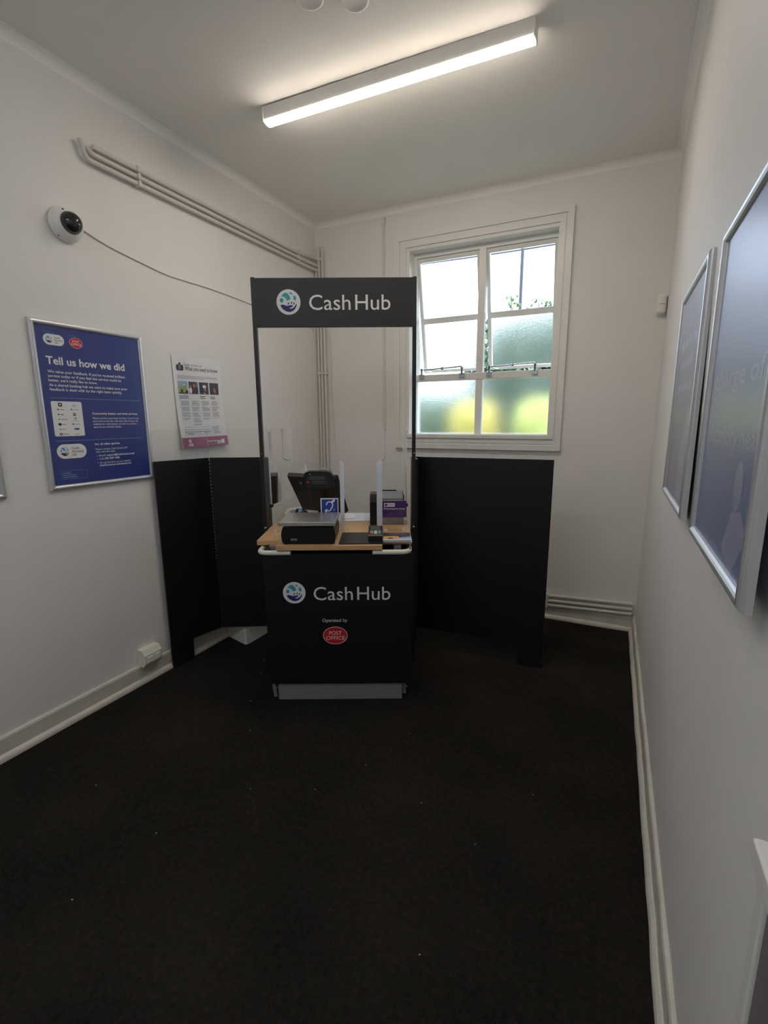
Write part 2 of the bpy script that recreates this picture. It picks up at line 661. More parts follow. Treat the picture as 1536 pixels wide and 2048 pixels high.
def cove(name, p0, p1, nrm):
    """quarter-round cove along the wall/ceiling corner; nrm points into the room"""
    b = MB()
    nrm = Vector(nrm)
    sec = [(0.0, 0.0)]
    for k in range(9):
        a = pi / 2 * k / 8
        sec.append((CZ - CZ * cos(a), CZ * sin(a)))
    vs = []
    for p in (p0, p1):
        for (o, h) in sec:
            v = Vector(p) + nrm * (o if (o or h) else 0) + Vector((0, 0, h))
            vs.append(v)
        vs.append(Vector(p) + Vector((0, 0, CZ)))
        vs[-1] = Vector(p) + Vector((0, 0, CZ + 0.001)) - nrm * 0.002
    n = len(sec) + 1
    fs = [(i, i + 1, n + i + 1, n + i) for i in range(n - 1)] + [(n - 1, 0, n, 2 * n - 1)]
    b.add(vs, fs, M['ceil'], True)
    struct(b.build(name))


cove('trim_1', (-L, YF, cove_z(-2, YF)), (-L, D, cove_z(-2, D)), (1, 0, 0))
cove('trim_2', (-L, D, cove_z(-2, D)), (rx(D, 3.22), D, cove_z(0, D)), (0, -1, 0))
cove('trim_3', (rx(D, 3.22), D, cove_z(0, D)), (rx(YF, 3.22), YF, cove_z(0, YF)), (-1, 0, 0))


def baseboard(name, p0, p1, nrm, h=0.118):
    b = MB()
    nrm = Vector(nrm)
    sec = [(0, 0), (0.034, 0), (0.034, 0.012), (0.030, 0.022), (0.022, 0.03), (0.016, 0.033), (0.016, h - 0.012), (0.012, h - 0.003), (0.006, h), (0, h)]
    vs = []
    N = 24
    for i in range(N + 1):
        t = i / N
        w = 0.0012 * sin(i * 2.7) + 0.0008 * sin(i * 5.1)
        for (o, z) in sec:
            v = Vector(p0).lerp(Vector(p1), t) + nrm * (o + (w if 0 < i < N and o > 0.01 else 0)) + Vector((0, 0, z))
            vs.append(v)
    n = len(sec)
    fs = []
    for i in range(N):
        fs += [(i * n + k, i * n + (k + 1) % n, (i + 1) * n + (k + 1) % n, (i + 1) * n + k) for k in range(n)]
    fs += [tuple(range(n)), tuple(N * n + k for k in range(n))[::-1]]
    b.add(vs, fs, M['skirt'])
    struct(b.build(name))


baseboard('baseboard_left', (-L, YF, 0), (-L, D, 0), (1, 0, 0))
baseboard('baseboard_back', (-L, D, 0), (rx(D, 0), D, 0), (0, -1, 0), 0.112)
baseboard('baseboard_right', (rx(D, 0.05), D, 0), (rx(0.69, 0.05), 0.69, 0), (-1, 0, 0), 0.128)

# boxed edge low on the right wall beside the camera
b = MB()
b.box(0.217, 0.36, 0.05, 0.660, 0.0, 1.03, M['door'])
b.box(0.211, 0.36, 0.656, 0.686, 0.0, 1.03, M['gloss'], 0.004)
b.box(0.200, 0.36, 0.04, 0.690, 1.03, 1.062, M['gloss'], 0.004)
struct(b.build('trim_4'))

# ------------------------------------------------------------------ window
win = struct(empty('window_1', (0, D, 0)))
b = MB()
b.frame(-1.762, -.388, 1.355, 3.061, 0.040, -.030, 0, M['gloss'])
b.frame(-1.722, -.428, 1.395, 3.021, 0.012, -.018, 0, M['gloss'])
b.frame(-1.710, -.440, 1.407, 3.009, 0.042, -.024, 0, M['gloss'])
b.frame(-1.668, -.458, 1.449, 2.971, 0.029, -.010, .10, M['gloss'])
b.build('architrave', win)
b = MB()
FY0, FY1 = .085, .135
b.box(-1.612, -.502, FY0, FY1, 2.905, 2.96, M['gloss'])
b.box(-1.612, -.502, FY0, FY1, 1.46, 1.478, M['gloss'])
b.box(-1.66, -1.612, FY0, FY1, 1.46, 2.96, M['gloss'])
b.box(-.502, -.465, FY0, FY1, 1.46, 2.96, M['gloss'])
b.box(-1.086, -1.030, FY0 - .006, FY1, 1.46, 2.92, M['gloss'], 0.004)
b.box(-1.618, -.496, FY0 - .012, FY1 - .004, 1.918, 1.972, M['gloss'], 0.004)
fr = b.build('window_frame', win)
b = MB()
b.box(-1.69, -.45, -.036, .09, 1.443, 1.474, M['gloss'], 0.004)
b.build('window_sill', win)
for (x0, x1) in ((-1.612, -1.086), (-1.030, -.502)):
    b = MB()
    b.box(x0, x1, .105, .111, 1.478, 1.918, M['frost'])
    b.build('frosted_pane', win)


def sash(x0, x1, ang):
    """top-hung sash; pivots on its top rail and swings outwards"""
    T = Matrix.Translation((0, .11, 2.905)) @ Matrix.Rotation(ang, 4, 'X')
    H, w, t = 0.915, 0.028, 0.018
    b = MB()
    b.T = T
    b.frame(x0, x1, -H, 0, (w, w, 0.024, 0.032), -t, t, M['gloss'])
    b.box(x0 + w, x1 - w, -t, t, -.508, -.462, M['gloss'])
    s = b.build('sash', win)
    b = MB()
    b.T = T
    b.box(x0 + w - .003, x1 - w + .003, -.003, .003, -.462, -.030, M['pane'])
    b.build('clear_pane', s)
    b = MB()
    b.T = T
    b.box(x0 + w - .003, x1 - w + .003, -.003, .003, -H + .022, -.508, M['frost'])
    b.build('frosted_pane', s)
    # chrome stay bar with pegs
    b = MB()
    xa, xb = x0 + 0.075, x1 - 0.12
    zt = 1.972
    b.tube([(xa, .075, zt + .040), (xb, .068, zt + .055)], .006, M['chrome'], 8)
    b.lathe([(0, 0), (.012, .001), (.012, .022), (0, .023)], ((xa + xb) / 2, .07, zt + .036), (0, 0, 1), M['chrome'], 12)
    for x in (xa - .012, xb):
        b.box(x - .022, x + .022, .060, .082, zt - .038, zt + .004, M['chrome'], .004)
        b.lathe([(.0, 0), (.009, .001), (.009, .045), (.013, .047), (.013, .06), (0, .062)], (x, .066, zt - .01), (0, 0, 1), M['chrome'], 12)
    b.tube([(xa, .075, zt + .04), (xa + .02, .12, zt + .03), (xa + .03, .21, zt + .035)], .005, M['chrome'], 8)
    b.build('window_stay', s)


sash(-1.618, -1.080, radians(12.5))
sash(-1.036, -.496, radians(13.5))

# ------------------------------------------------------------------ lamp on the ceiling
ZL = 3.278


def batten(label, loc, rz, glow):
    lamp = thing('ceiling_light', label, 'light', loc, rz, 'batten lights on the ceiling')
    b = MB()
    b.prism([(-.030, -.060), (.030, -.060), (.036, -.01), (.036, 0), (-.036, 0), (-.036, -.01)], -.715, .715, M['whitep'], 'x')
    b.build('lamp_body', lamp)
    b = MB()
    pr = [(-.030, -.060)]
    for k in range(13):
        a = pi + pi * k / 12
        pr.append((.031 * cos(a), -.063 + .014 * sin(a)))
    pr.append((.030, -.060))
    b.prism(pr, -.712, .712, glow, 'x', True)
    b.build('diffuser', lamp)
    for x0 in (-.722, .712):
        b = MB()
        b.box(x0, x0 + .010, -.037, .037, -.070, 0, M['whitep'], .004)
        b.build('end_cap', lamp)


batten('lit white batten strip light on the ceiling above the counter', (-1.17, 2.455, ZL), radians(1.4), M['lamp'])
batten('added unseen fill light behind the camera, shaped like the ceiling batten', (-1.17, -0.45, ZL), radians(1.0), M['fillc'])  # made-up source, added to lift the room's brightness

for x, y, lab in ((-1.265, 1.945, 'round white ceiling plate near the top edge, the left one of two'),
                  (-1.105, 2.035, 'round white ceiling plate with raised rim, the right one of two')):
    b = MB()
    b.lathe([(.0, -.002), (.046, -.002), (.052, -.004), (.057, -.003), (.06, 0)], (0, 0, 0), (0, 0, 1), M['ceil'], 32)
    o = b.build('ceiling_plate', loc=(x, y, ZL + (.001)))
    tag(o, lab, 'ceiling plate', 'round plates on the ceiling')

# ------------------------------------------------------------------ pipes
# three heating pipes: along the left wall, round the corner, down the back wall
runs = [(2.974, 1.835, -2.466, True, 'top'), (2.938, 1.815, -2.500, True, 'middle'), (2.902, 1.780, -2.532, False, 'bottom')]
for k, (z, y0, xb, up, nm) in enumerate(runs):
    pp = thing('heating_pipe', f'cream painted pipe, {nm} one of three along the left wall turning down the back wall', 'pipe', (-L + .03, 2.5, z),
               group='pipe runs on the left and back wall')
    o = Vector((-L + .03, 2.5, z))
    b = MB()
    path = [(-L + .025, y0, z)]
    if k == 2:
        path = [(-L + .025, y0 - .01, z + .08), (-L + .025, y0 + .012, z)]
    elif k == 1:
        path = [(-L + .0135, y0 - .006, z + .022), (-L + .025, y0 + .01, z)]
    zz = z + (.0 if k else .018)
    path += [(-L + .025, 3.60, z), (-L + .028, 3.80, zz), (-L + .036, D - .034, zz), (xb, D - .030, zz), (xb, D - .030, 0.13)]
    path = [Vector(p) - o for p in fillet(path, .028, 6)]
    b.tube(path, .0125, M['pipe'], 12)
    if up:
        b.tube([Vector((xb, D - .030, zz)) - o, Vector((xb, D - .030, 3.09)) - o], .011, M['pipe'], 12)
    b.build('pipe', pp)
    for yy in (2.09, 3.60):
        b = MB()
        b.box(-.028, .016, yy - 2.5 - .009, yy - 2.5 + .009, -.016, .016, M['pipe'], .003)
        b.build('pipe_clip', pp)
    for zc_ in (2.02, 1.14, 0.5):
        b = MB()
        c = Vector((xb, D - .030, zc_)) - o
        b.box(c.x - .016, c.x + .016, c.y - .016, c.y + .03, c.z - .009, c.z + .009, M['pipe'], .003)
        b.build('pipe_clip', pp)

# three pipes at skirting height on the back wall
for z, dz, lab in ((.192, .029, 'upper'), (.150, .030, 'middle'), (.112, .030, 'lower')):
    pp = thing('skirting_pipe', f'white painted pipe low on the back wall, {lab} one of three above the skirting', 'pipe', (-.3, D - .026, z),
               group='pipes above the back skirting')
    b = MB()
    b.tube([(-1.75, 0, -.05), (-.15, 0, 0), (.50, 0, dz)], .0135, M['pipe'], 12)
    b.build('pipe', pp)
    b = MB()
    b.box(-.125, -.103, -.018, .026, -.018, .018, M['pipe'], .004)
    b.build('pipe_clip', pp)

# conduit and cables on the back wall
b = MB()
b.box(-.011, .011, -.013, 0, 1.50, 3.232, M['pipe'], .003)
b.box(-.018, .018, -.018, 0, 3.18, 3.232, M['pipe'], .004)
tag(b.build('cable_conduit', loc=(-1.876, D, 0)), 'slim white conduit running down the back wall left of the window', 'conduit')
b = MB()
b.tube(fillet([(0, -.006, .26), (0, -.006, .0), (-.055, -.006, -.02)], .07), .0045, M['white'], 8)
tag(b.build('hanging_cable', loc=(-1.876, D, 1.255)), 'short white cable below the conduit, curling left at its end', 'cable')
b = MB()
b.tube([(0, -.005, 1.15), (.010, -.005, .9), (.004, -.005, .6), (.018, -.005, .4), (.022, -.005, .2), (.030, -.005, .12)], .0035, M['pipe'], 8)
b.box(.022, .042, -.012, 0, .10, .125, M['whitep'])
tag(b.build('thin_cable', loc=(-2.422, D, 1.22)), 'thin cream cable beside the vertical pipes in the corner', 'cable')

# ------------------------------------------------------------------ dome camera and its cable on the left wall
dc = thing('dome_camera', 'white dome security camera with dark lens high on left wall', 'security camera', (-L, 1.655, 2.555), radians(90))
b = MB()
b.lathe([(.0, 0), (.080, 0), (.082, .012), (.080, .02), (.074, .036), (.060, .052), (.052, .056), (0, .056)], (0, 0, 0), (0, -1, 0), M['whitep'], 40)
bd = b.build('camera_base', dc)
b = MB()
b.lathe([(.052, .050), (.051, .062), (.046, .076), (.036, .090), (.022, .099), (.008, .103), (0, .1035)], (0, 0, 0), (0, -1, 0), M['dome'], 32)
b.build('smoked_dome', dc)
b = MB()
b.lathe([(0, 0), (.005, .0), (.005, .004), (0, .004)], (-.03, -.049, .052), (0, -1, 0), M['tin'], 12)
b.build('screw', bd)
b = MB()
b.lathe([(0, 0), (.005, .0), (.005, .004), (0, .004)], (-.045, -.02, -.062), (0, -1, 0), M['tin'], 12)
b.build('screw', bd)
b = MB()
pts = [(1.735, 2.566), (1.82, 2.540), (1.91, 2.520), (1.996, 2.507), (2.10, 2.492), (2.20, 2.478), (2.279, 2.472), (2.40, 2.472), (2.52, 2.474), (2.65, 2.472), (2.80, 2.466), (2.999, 2.455), (3.25, 2.44), (3.6, 2.42), (3.83, 2.41), (3.85, 2.3)]
b.tube([(-L + .005, y, z) for y, z in pts], .0042, M['whitep'], 8)
tag(b.build('camera_cable'), 'thin white cable sagging along the left wall from the dome camera', 'cable')

# ------------------------------------------------------------------ motion sensor on the back wall
ps = thing('motion_sensor', 'small white motion sensor on back wall near right corner', 'sensor', (.198, D, 2.345), 0)
b = MB()
b.prism(rrect(-.031, .031, -.068, .068, .020), -.022, 0, M['whitep'], 'y')
b.build('back_plate', ps)
b = MB()
b.box(-.029, .029, -.056, -.012, -.064, .064, M['whitep'], .0215)
b.build('sensor_lens', ps)
b = MB()
b.box(-.016, .016, -.0565, -.050, -.002, .001, M['inkg'])
b.build('lens_slot', ps)

# ------------------------------------------------------------------ socket box on the left skirting
so = thing('socket_box', 'cream plastic socket box fixed over the left skirting board', 'socket', (-L, 1.852, .165), radians(90))
b = MB()
b.prism([(0, -.055), (-.045, -.055), (-.062, -.030), (-.062, .022), (-.040, .052), (0, .055)], -.062, .062, M['cream'], 'x')
b.build('box', so)
for x in (-.026, .026):
    b = MB()
    b.box(x - .018, x + .018, -.067, -.060, -.028, .010, M['whitep'], .003)
    b.build('socket_outlet', so)

# ------------------------------------------------------------------ boxed casing on the floor by the left wall, behind the folding screen
cb = thing('white_casing', 'white painted boxed casing on the floor behind the left folding screen', 'box', (-2.33, 2.56, 0))
b = MB()
b.prism([(-.21, -.035), (.005, -.092), (.022, -.085), (.028, -.06), (.035, .5), (-.21, .5)], 0, .62, M['gloss'], 'z')
b.build('casing', cb)


# ------------------------------------------------------------------ logo drawing
def logo(b, cx, cz, r, y, white, teal, navy):
    s = lambda u, v: (cx + (u - 222) / 150 * r, cz + (262 - v) / 150 * r)
    k = r / 150
    b.oval(cx, cz, r, r, y, white, 48)
    y -= .0006
    c = s(137, 241)
    b.oval(c[0], c[1], 23 * k, 27 * k, y, teal, 24)
    b.poly([s(*p) for p in ((135, 192), (150, 172), (166, 158), (190, 150), (216, 160), (234, 185), (249, 226), (228, 237), (205, 246), (192, 222), (172, 203))], y, teal)
    c = s(302, 215)
    b.oval(c[0], c[1], 18 * k, 30 * k, y, teal, 24, radians(12))
    b.poly([s(*p) for p in ((232, 150), (248, 147), (264, 153), (279, 170), (262, 172), (246, 164))], y, teal)
    for (u, v) in ((220, 280), (260, 271), (291, 279)):
        c = s(u, v)
        b.oval(c[0], c[1], 7 * k, 16 * k, y, navy, 14, radians(-25))
    b.poly([s(*p) for p in ((119, 296), (145, 292), (172, 297), (200, 308), (235, 300), (262, 297), (276, 303), (273, 314), (258, 324), (234, 330),
                            (232, 338), (258, 340), (284, 328), (304, 306), (316, 288), (327, 284), (320, 312), (303, 342), (276, 366), (234, 380), (196, 373), (160, 354), (133, 326))], y, navy)


def post_oval(b, cx, cz, rx_, rz_, y, bold=0.0):
    b.oval(cx, cz, rx_, rz_, y, M['white'], 48)
    b.oval(cx, cz, rx_ * .955, rz_ * .94, y - .0005, M['red'], 48)
    b.text('POST', cx - rx_ * .50, cx + rx_ * .52, cz + rz_ * .08, rz_ * .42, y - .001, M['white'], bold)
    b.text('OFFICE', cx - rx_ * .76, cx + rx_ * .78, cz - rz_ * .48, rz_ * .42, y - .001, M['white'], bold)


# ------------------------------------------------------------------ the counter and its sign frame (local axes: x right, y away, z up)
KO, KR = (-1.3365, 2.1675, 0), radians(26)
ct = thing('service_counter', 'black counter with beech worktop and white lettering on its front panel', 'counter', KO, KR)
b = MB()
b.box(-.402, .415, -.016, 0.0, .108, .882, M['black'], .002)
fp = b.build('front_panel', ct)
b = MB()
logo(b, -.2395, .661, .0625, -.0172, M['white'], M['teal'], M['navy'])
b.build('round_logo', fp)
b = MB()
b.text('Cash', -.133, .0843, .617, .076, -.0172, M['white'], .001)
b.text('Hub', .1084, .293, .617, .076, -.0172, M['white'], .001)
b.build('lettering', fp)
b = MB()
b.text('Operated by', -.089, .051, .488, .0185, -.0172, M['white'], .004)
b.build('lettering', fp)
b = MB()
post_oval(b, -.0185, .406, .069, .053, -.0172, .002)
b.build('oval_logo', fp)
b = MB()
b.box(-.392, -.374, 0.0, .78, .10, .905, M['black'])
b.box(.387, .405, 0.0, .78, .10, .905, M['black'])
b.box(-.374, .387, .0, .016, .10, .84, M['black'])
b.box(-.374, .387, .016, .78, .10, .12, M['black'])
b.box(-.374, .387, .12, .14, .12, .905, M['black'])
b.build('cabinet', ct)
b = MB()
wt = [(-.456, .07), (-.325, .07), (-.325, -.045), (.25, -.045), (.25, .07), (.416, .07), (.416, .83), (-.456, .83)]
wt2 = [(v.x, v.y) for v in fillet([(p[0], p[1], 0) for p in [wt[-1]] + wt + [wt[0]]], .012, 4)[1:-1]]
b.prism(wt2, .911, .935, M['wood'], 'z')
b.build('worktop', ct)
for s, x0, x1, xin in ((-1, -.424, -.424, -.249), (1, .400, .400, .196)):
    b = MB()
    b.tube(fillet([(x0, .20, .905), (x0, .20, .892), (x0, -.022, .892), (xin, -.022, .892)], .055, 8), .0135, M['cream'], 14)
    b.build('handle', ct)
for x in (-.361, .335):
    b = MB()
    b.box(x - .02, x + .02, .045, .115, .884, .911, M['greyp'], .002)
    b.lathe([(0, 0), (.004, 0), (.004, .003), (0, .003)], (x, .045, .897), (0, -1, 0), M['chrome'], 10)
    b.build('bracket', ct)
b = MB()
b.box(-.359, .359, .0, .014, .0, .108, M['kick'], .002)
b.build('kick_plate', ct)
for x in (-.383, .375):
    b = MB()
    b.prism([(-.01, .0), (.01, .0), (.0, .108), (-.02, .108)] if x < 0 else [(-.012, .015), (.008, .015), (.008, .108), (-.012, .108)], .03, .05, M['kick'], 'y')
    b.lathe([(0, 0), (.005, 0), (.005, .012), (0, .012)], (.012, .035, .06), (0, -1, 0), M['chrome'], 10)
    o = b.build('leg', ct, loc=(x, 0, 0))
# rear grab rail of the counter
b = MB()
b.tube(fillet([(-.43, .80, .948), (-.44, .92, .948), (-.36, 1.0, .948)], .03), .0135, M['cream'], 14)
b.tube([(-.41, .70, .948), (-.43, .80, .948)], .0135, M['cream'], 14)
b.build('rear_rail', ct)

sf = thing('sign_frame', 'tall black frame with white lettered header board above the counter', 'sign', KO, KR)
hd = MB()
hd.box(-.498, .456, .428, .452, 2.135, 2.404, M['black_lit'], .0015)
hd = hd.build('header_board', sf)
b = MB()
logo(b, -.286, 2.272, .0695, .4268, M['white'], M['teal'], M['navy'])
b.build('round_logo', hd)
b = MB()
b.text('Cash', -.167, .0737, 2.2285, .082, .4268, M['white'], .001)
b.text('Hub', .1014, .306, 2.2285, .082, .4268, M['white'], .001)
b.build('lettering', hd)
for x0 in (-.502, .436):
    b = MB()
    b.box(x0, x0 + .022, .430, .462, 0, 2.409, M['blackm'], .001)
    p = b.build('post', sf)
    for z in (1.395, 0.93):
        b = MB()
        b.lathe([(0, 0), (.004, 0), (.004, .003), (0, .003)] if z > 1 else [(0, 0), (.008, .001), (.009, .006), (.005, .012), (0, .013)], (x0 + .013, .430, z), (0, -1, 0), M['chrome'], 12)
        b.build('bolt', p)


# ------------------------------------------------------------------ folding screens either side
def panel(b, p, q, z0, z1, t, m, g0=.0, g1=.0):
    """upright board between two plan points"""
    p, q = Vector((*p, 0)), Vector((*q, 0))
    d = (q - p).normalized()
    p, q = p + d * g0, q - d * g1
    n = Vector((-d.y, d.x, 0)) * t / 2
    c = [p - n, q - n, q + n, p + n]
    b.hexa([(v.x, v.y, z0) for v in c], [(v.x, v.y, z1) for v in c], m)


def sheet(b, p, q, pts, t, m, me):
    """clear sheet between plan points; outline pts in (along 0..1, z); rim on its edge"""
    p, q = Vector((*p, 0)), Vector((*q, 0))
    ln = (q - p).length
    d = (q - p) / ln
    n = Vector((-d.y, d.x, 0))
    T = Matrix(((d.x, n.x, 0, p.x), (d.y, n.y, 0, p.y), (0, 0, 1, 0), (0, 0, 0, 1)))
    old = b.T
    b.T = T
    P = [(a * ln, z) for a, z in pts]
    k = len(P)
    b.add([(x, 0, z) for x, z in P], [tuple(range(k))], m)
    vs = [(x, -t / 2, z) for x, z in P] + [(x, t / 2, z) for x, z in P]
    b.add(vs, [(i, (i + 1) % k, k + (i + 1) % k, k + i) for i in range(k)], me)
    b.T = old


def folding_screen(label, post, mid, fold, end, dirty=False, gap=.0045):
    t = thing('folding_screen', label, 'screen', KO, KR, 'folding side screens')
    Z0, Z1, ZT = .150, 1.356, 1.546
    b = MB()
    panel(b, post, mid, Z0, Z1, .018, M['black'])
    b.build('hinge_strip', t)
    b = MB()
    panel(b, mid, fold, Z0, Z1, .012, M['black'], 0, gap)
    b.build('inner_board', t)
    b = MB()
    panel(b, fold, end, Z0, Z1, .012, M['black'], gap, 0)
    b.build('outer_board', t)
    F, Ev = Vector(fold), Vector(end)
    d = (Ev - F).normalized()
    b = MB()
    a = Ev - d * .155
    panel(b, tuple(a), end, 0, Z0, .012, M['black'])
    b.build('foot', t)
    b = MB()
    zz = Z0 + .02
    while zz < Z1 - .02:
        b.lathe([(.0045, 0), (.0045, .013)] if gap > .002 else [(.004, 0), (.004, .0236)], (F.x, F.y, zz), (0, 0, 1), M['blackm'], 8)
        zz += .0235
    b.build('hinge', t)
    ac = M['acrylicd'] if dirty else M['acrylic']
    b = MB()
    sheet(b, mid, fold, [(0, Z1), (1, Z1), (1, ZT), (0, ZT)], .004, ac, M['rim'])
    b.build('clear_top', t)
    b = MB()
    ln = (Ev - F).length
    r = .035
    arc = [(1 - r / ln + r / ln * sin(k * pi / 16), ZT - r + r * cos(k * pi / 16)) for k in range(9)]
    sheet(b, fold, end, [(0, Z1), (1, Z1)] + arc[::-1] + [(0, ZT)], .004, ac, M['rim'])
    b.build('clear_top', t)


folding_screen('black folding screen with clear top, left of the counter against the left wall', (-.512, .455), (-.515, .69), (-.905, .675), (-1.135, .375))
folding_screen('black folding screen with speckled clear top, right of the counter', (.468, .455), (.452, .668), (.930, .480), (1.283, .335), True, .0006)


# ------------------------------------------------------------------ clear guards on the counter
def side_guard(label, p, q, z0, z1, dirty):
    t = thing('side_guard', label, 'screen', KO, KR, 'clear side guards')
    b = MB()
    sheet(b, p, q, [(0, z0), (1, z0), (1, z1), (0, z1)], .005, M['acrylicd'] if dirty else M['acrylics'], M['rim'])
    b.build('clear_sheet', t)
    b = MB()
    P = Vector((*p, 0))
    b.box(P.x - .004, P.x + .004, P.y - .006, P.y + .004, z0, z1, M['rim'], .001)
    b.build('rim', t)
    for z in (z0 - .012, z1 - .02):
        b = MB()
        b.box(P.x - .012, P.x + .012, P.y - .014, P.y + .016, z, z + .02, M['blackp'] if z < 1.3 else M['rim'], .003)
        b.build('clip', t)


side_guard('clear acrylic side guard on the left side of the counter, behind the left post', (-.455, .470), (-.385, .860), 1.067, 1.547, True)
side_guard('clear acrylic side guard seen edge-on at the right side of the counter', (.402, .470), (.398, .860), 1.067, 1.547, False)


def front_guard(label, x0, x1, xs0, xs1, rl):
    t = thing('front_guard', label, 'screen', KO, KR, 'clear guards beside the serving gap')
    Z0, Z1, y = .9352, 1.363, .29
    b = MB()
    b.add([(x0, y, Z0), (x1, y, Z0), (x1, y, Z1 - .0), (x0, y, Z1)], [(0, 1, 2, 3)], M['acrylic'])
    b.build('clear_sheet', t)
    b = MB()
    r = .022
    if rl > 0:      # rounded corner on the right
        pts = [(xs0, Z0), (xs1, Z0)] + [(xs1 - r + r * cos(k * pi / 16), Z1 - r + r * sin(k * pi / 16)) for k in range(9)] + [(xs0, Z1)]
    else:
        pts = [(xs0, Z0), (xs1, Z0), (xs1, Z1)] + [(xs0 + r - r * sin(k * pi / 16), Z1 - r + r * cos(k * pi / 16)) for k in range(9)]
    b.prism(pts, y - .004, y + .004, M['edge'], 'y')
    b.build('edge_strip', t)
    for x in (x0 + .02, x1 - .02):
        b = MB()
        b.box(x - .012, x + .012, y - .018, y + .018, Z0, Z0 + .012, M['rim'], .003)
        b.build('foot_clip', t)


front_guard('low clear front guard with frosted edge behind the weighing scale', -.416, .0, .0, .024, 1)
front_guard('low clear front guard with frosted edge holding the purple card', .251, .398, .218, .251, -1)

# hearing loop sign on the left guard
b = MB()
x0, x1, z0, z1, y = -.118, -.012, 1.033, 1.140, .2865
b.box(x0, x1, y, y + .002, z0, z1, M['white'])
b.rect(x0 + .006, x1 - .005, z0 + .004, z1 - .006, y - .0005, M['bluesign'])
cx, cz = (x0 + x1) / 2, (z0 + z1) / 2
yy = y - .001
ear = [(-.018, .012), (-.017, .022), (-.009, .031), (.003, .033), (.013, .028), (.019, .017), (.018, .004), (.011, -.008), (.005, -.019), (-.003, -.025), (-.012, -.020)]
vs = []
for i, p in enumerate(ear):
    a, c = Vector(ear[max(i - 1, 0)]), Vector(ear[min(i + 1, len(ear) - 1)])
    t = (c - a).normalized()
    n = Vector((-t.y, t.x)) * .0032
    vs += [(cx + p[0] + n.x, yy, cz + p[1] + n.y), (cx + p[0] - n.x, yy, cz + p[1] - n.y)]
b.add(vs, [(2 * i, 2 * i + 1, 2 * i + 3, 2 * i + 2) for i in range(len(ear) - 1)], M['white'])
b.oval(cx + .022, cz + .036, .013, .007, yy - .0002, M['white'], 20, radians(45))
b.oval(cx - .020, cz - .022, .011, .008, yy - .0002, M['white'], 20, radians(45))
b.text('T', cx + .022, cx + .033, cz - .026, .013, yy, M['white'])
b.rect(x0 + .012, x1 - .010, z0 + .011, z0 + .0125, yy, M['skyp'])
o = b.build('hearing_loop_sign', loc=KO)
o.rotation_euler = (0, 0, KR)
tag(o, 'square blue hearing loop sign with white ear stuck behind the scale', 'sign')

# purple card on the right guard
b = MB()
x0, x1, z0, z1, y = .252, .396, 1.022, 1.122, .284
b.box(x0, x1, y, y + .004, z0, z1, M['purple'])
b.rect(x0 + .010, x0 + .074, z1 - .035, z1 - .013, y - .0005, M['white'])
b.oval(x0 + .021, z1 - .024, .0075, .0075, y - .001, M['ink'], 20)
b.text('PROTECTED', x0 + .031, x0 + .070, z1 - .027, .007, y - .001, M['ink'], .01)
b.text('Protecting your money', x0 + .009, x1 - .010, z1 - .052, .0105, y - .0005, M['white'], .012)
for k, w in enumerate((.05, .085, .1, .11)):
    b.rect(x1 - .015 - w, x1 - .015, z1 - .062 - .0095 * k, z1 - .0605 - .0095 * k, y - .0005, M['lilac'])
o = b.build('purple_card', loc=KO)
o.rotation_euler = (0, 0, KR)
tag(o, 'purple card about protecting money held on the right front guard', 'card')

# ------------------------------------------------------------------ weighing scale
ws = thing('weighing_scale', 'black counter scale with flat steel tray on the front left of the worktop', 'scale', (KO[0], KO[1], 0), KR)
b = MB()
b.prism([(-.292, .943), (-.296, .965), (-.298, .99), (-.294, 1.012), (-.288, 1.030), (-.014, 1.030), (-.008, 1.012), (-.004, .99), (-.006, .965), (-.010, .943)], -.012, .232, M['blackp'], 'y')
hs = b.build('housing', ws)
b = MB()
b.rect(-.248, -.212, .957, .969, -.0125, M['inkg'])
b.build('maker_plate', hs)
for x in (-.278, -.024):
    for y in (.01, .212):
        b = MB()
        b.lathe([(0, 0), (.012, 0), (.012, .01), (0, .01)], (x, y, .9352), (0, 0, 1), M['blackp'], 16)
        b.build('foot', ws)
b = MB()
b.box(-.309, -.006, -.022, .262, 1.052, 1.060, M['steel'], .003)
b.frame(0, 0, 0, 0, 0, 0, 0, M['steel']) if False else None
b.box(-.309, -.006, -.022, -.019, 1.040, 1.056, M['steel'])
b.box(-.309, -.006, .259, .262, 1.040, 1.056, M['steel'])
b.box(-.309, -.306, -.022, .262, 1.040, 1.056, M['steel'])
b.box(-.009, -.006, -.022, .262, 1.040, 1.056, M['steel'])
ty = b.build('tray', ws)
b = MB()
b.box(-.17, -.13, .09, .15, 1.028, 1.053, M['blackp'])
b.build('load_post', ws)
b = MB()
b.lathe([(0, 0), (.009, 0), (.008, .003), (0, .004)], (-.265, .115, 1.060), (0, 0, 1), M['chrome'], 16)
b.build('level_bubble', ty)

# ------------------------------------------------------------------ black mat, card terminal, leaflets
b = MB()
pts = rrect(.012, .252, -.018, .246, .006)
b.prism(pts, .9352, .9395, M['blackp'], 'z')
o = b.build('counter_mat', loc=KO)
o.rotation_euler = (0, 0, KR)
tag(o, 'thin black rectangular mat on the worktop right of the scale', 'mat')

tm = thing('card_terminal', 'small black card payment terminal with coloured keys on the black mat', 'card reader', KO, KR)
b = MB()
b.prism([(.040, .9395), (.205, .9395), (.205, .968), (.190, .992), (.165, .996), (.115, .983), (.052, .973), (.042, .966)], .172, .252, M['blackp'], 'x')
tb = b.build('terminal_body', tm)


def on_slope(x, y):      # top face of the terminal between y .052-.115 and .115-.165
    if y < .115:
        return .973 + (y - .052) / (.115 - .052) * .010
    return .983 + (y - .115) / .05 * .013


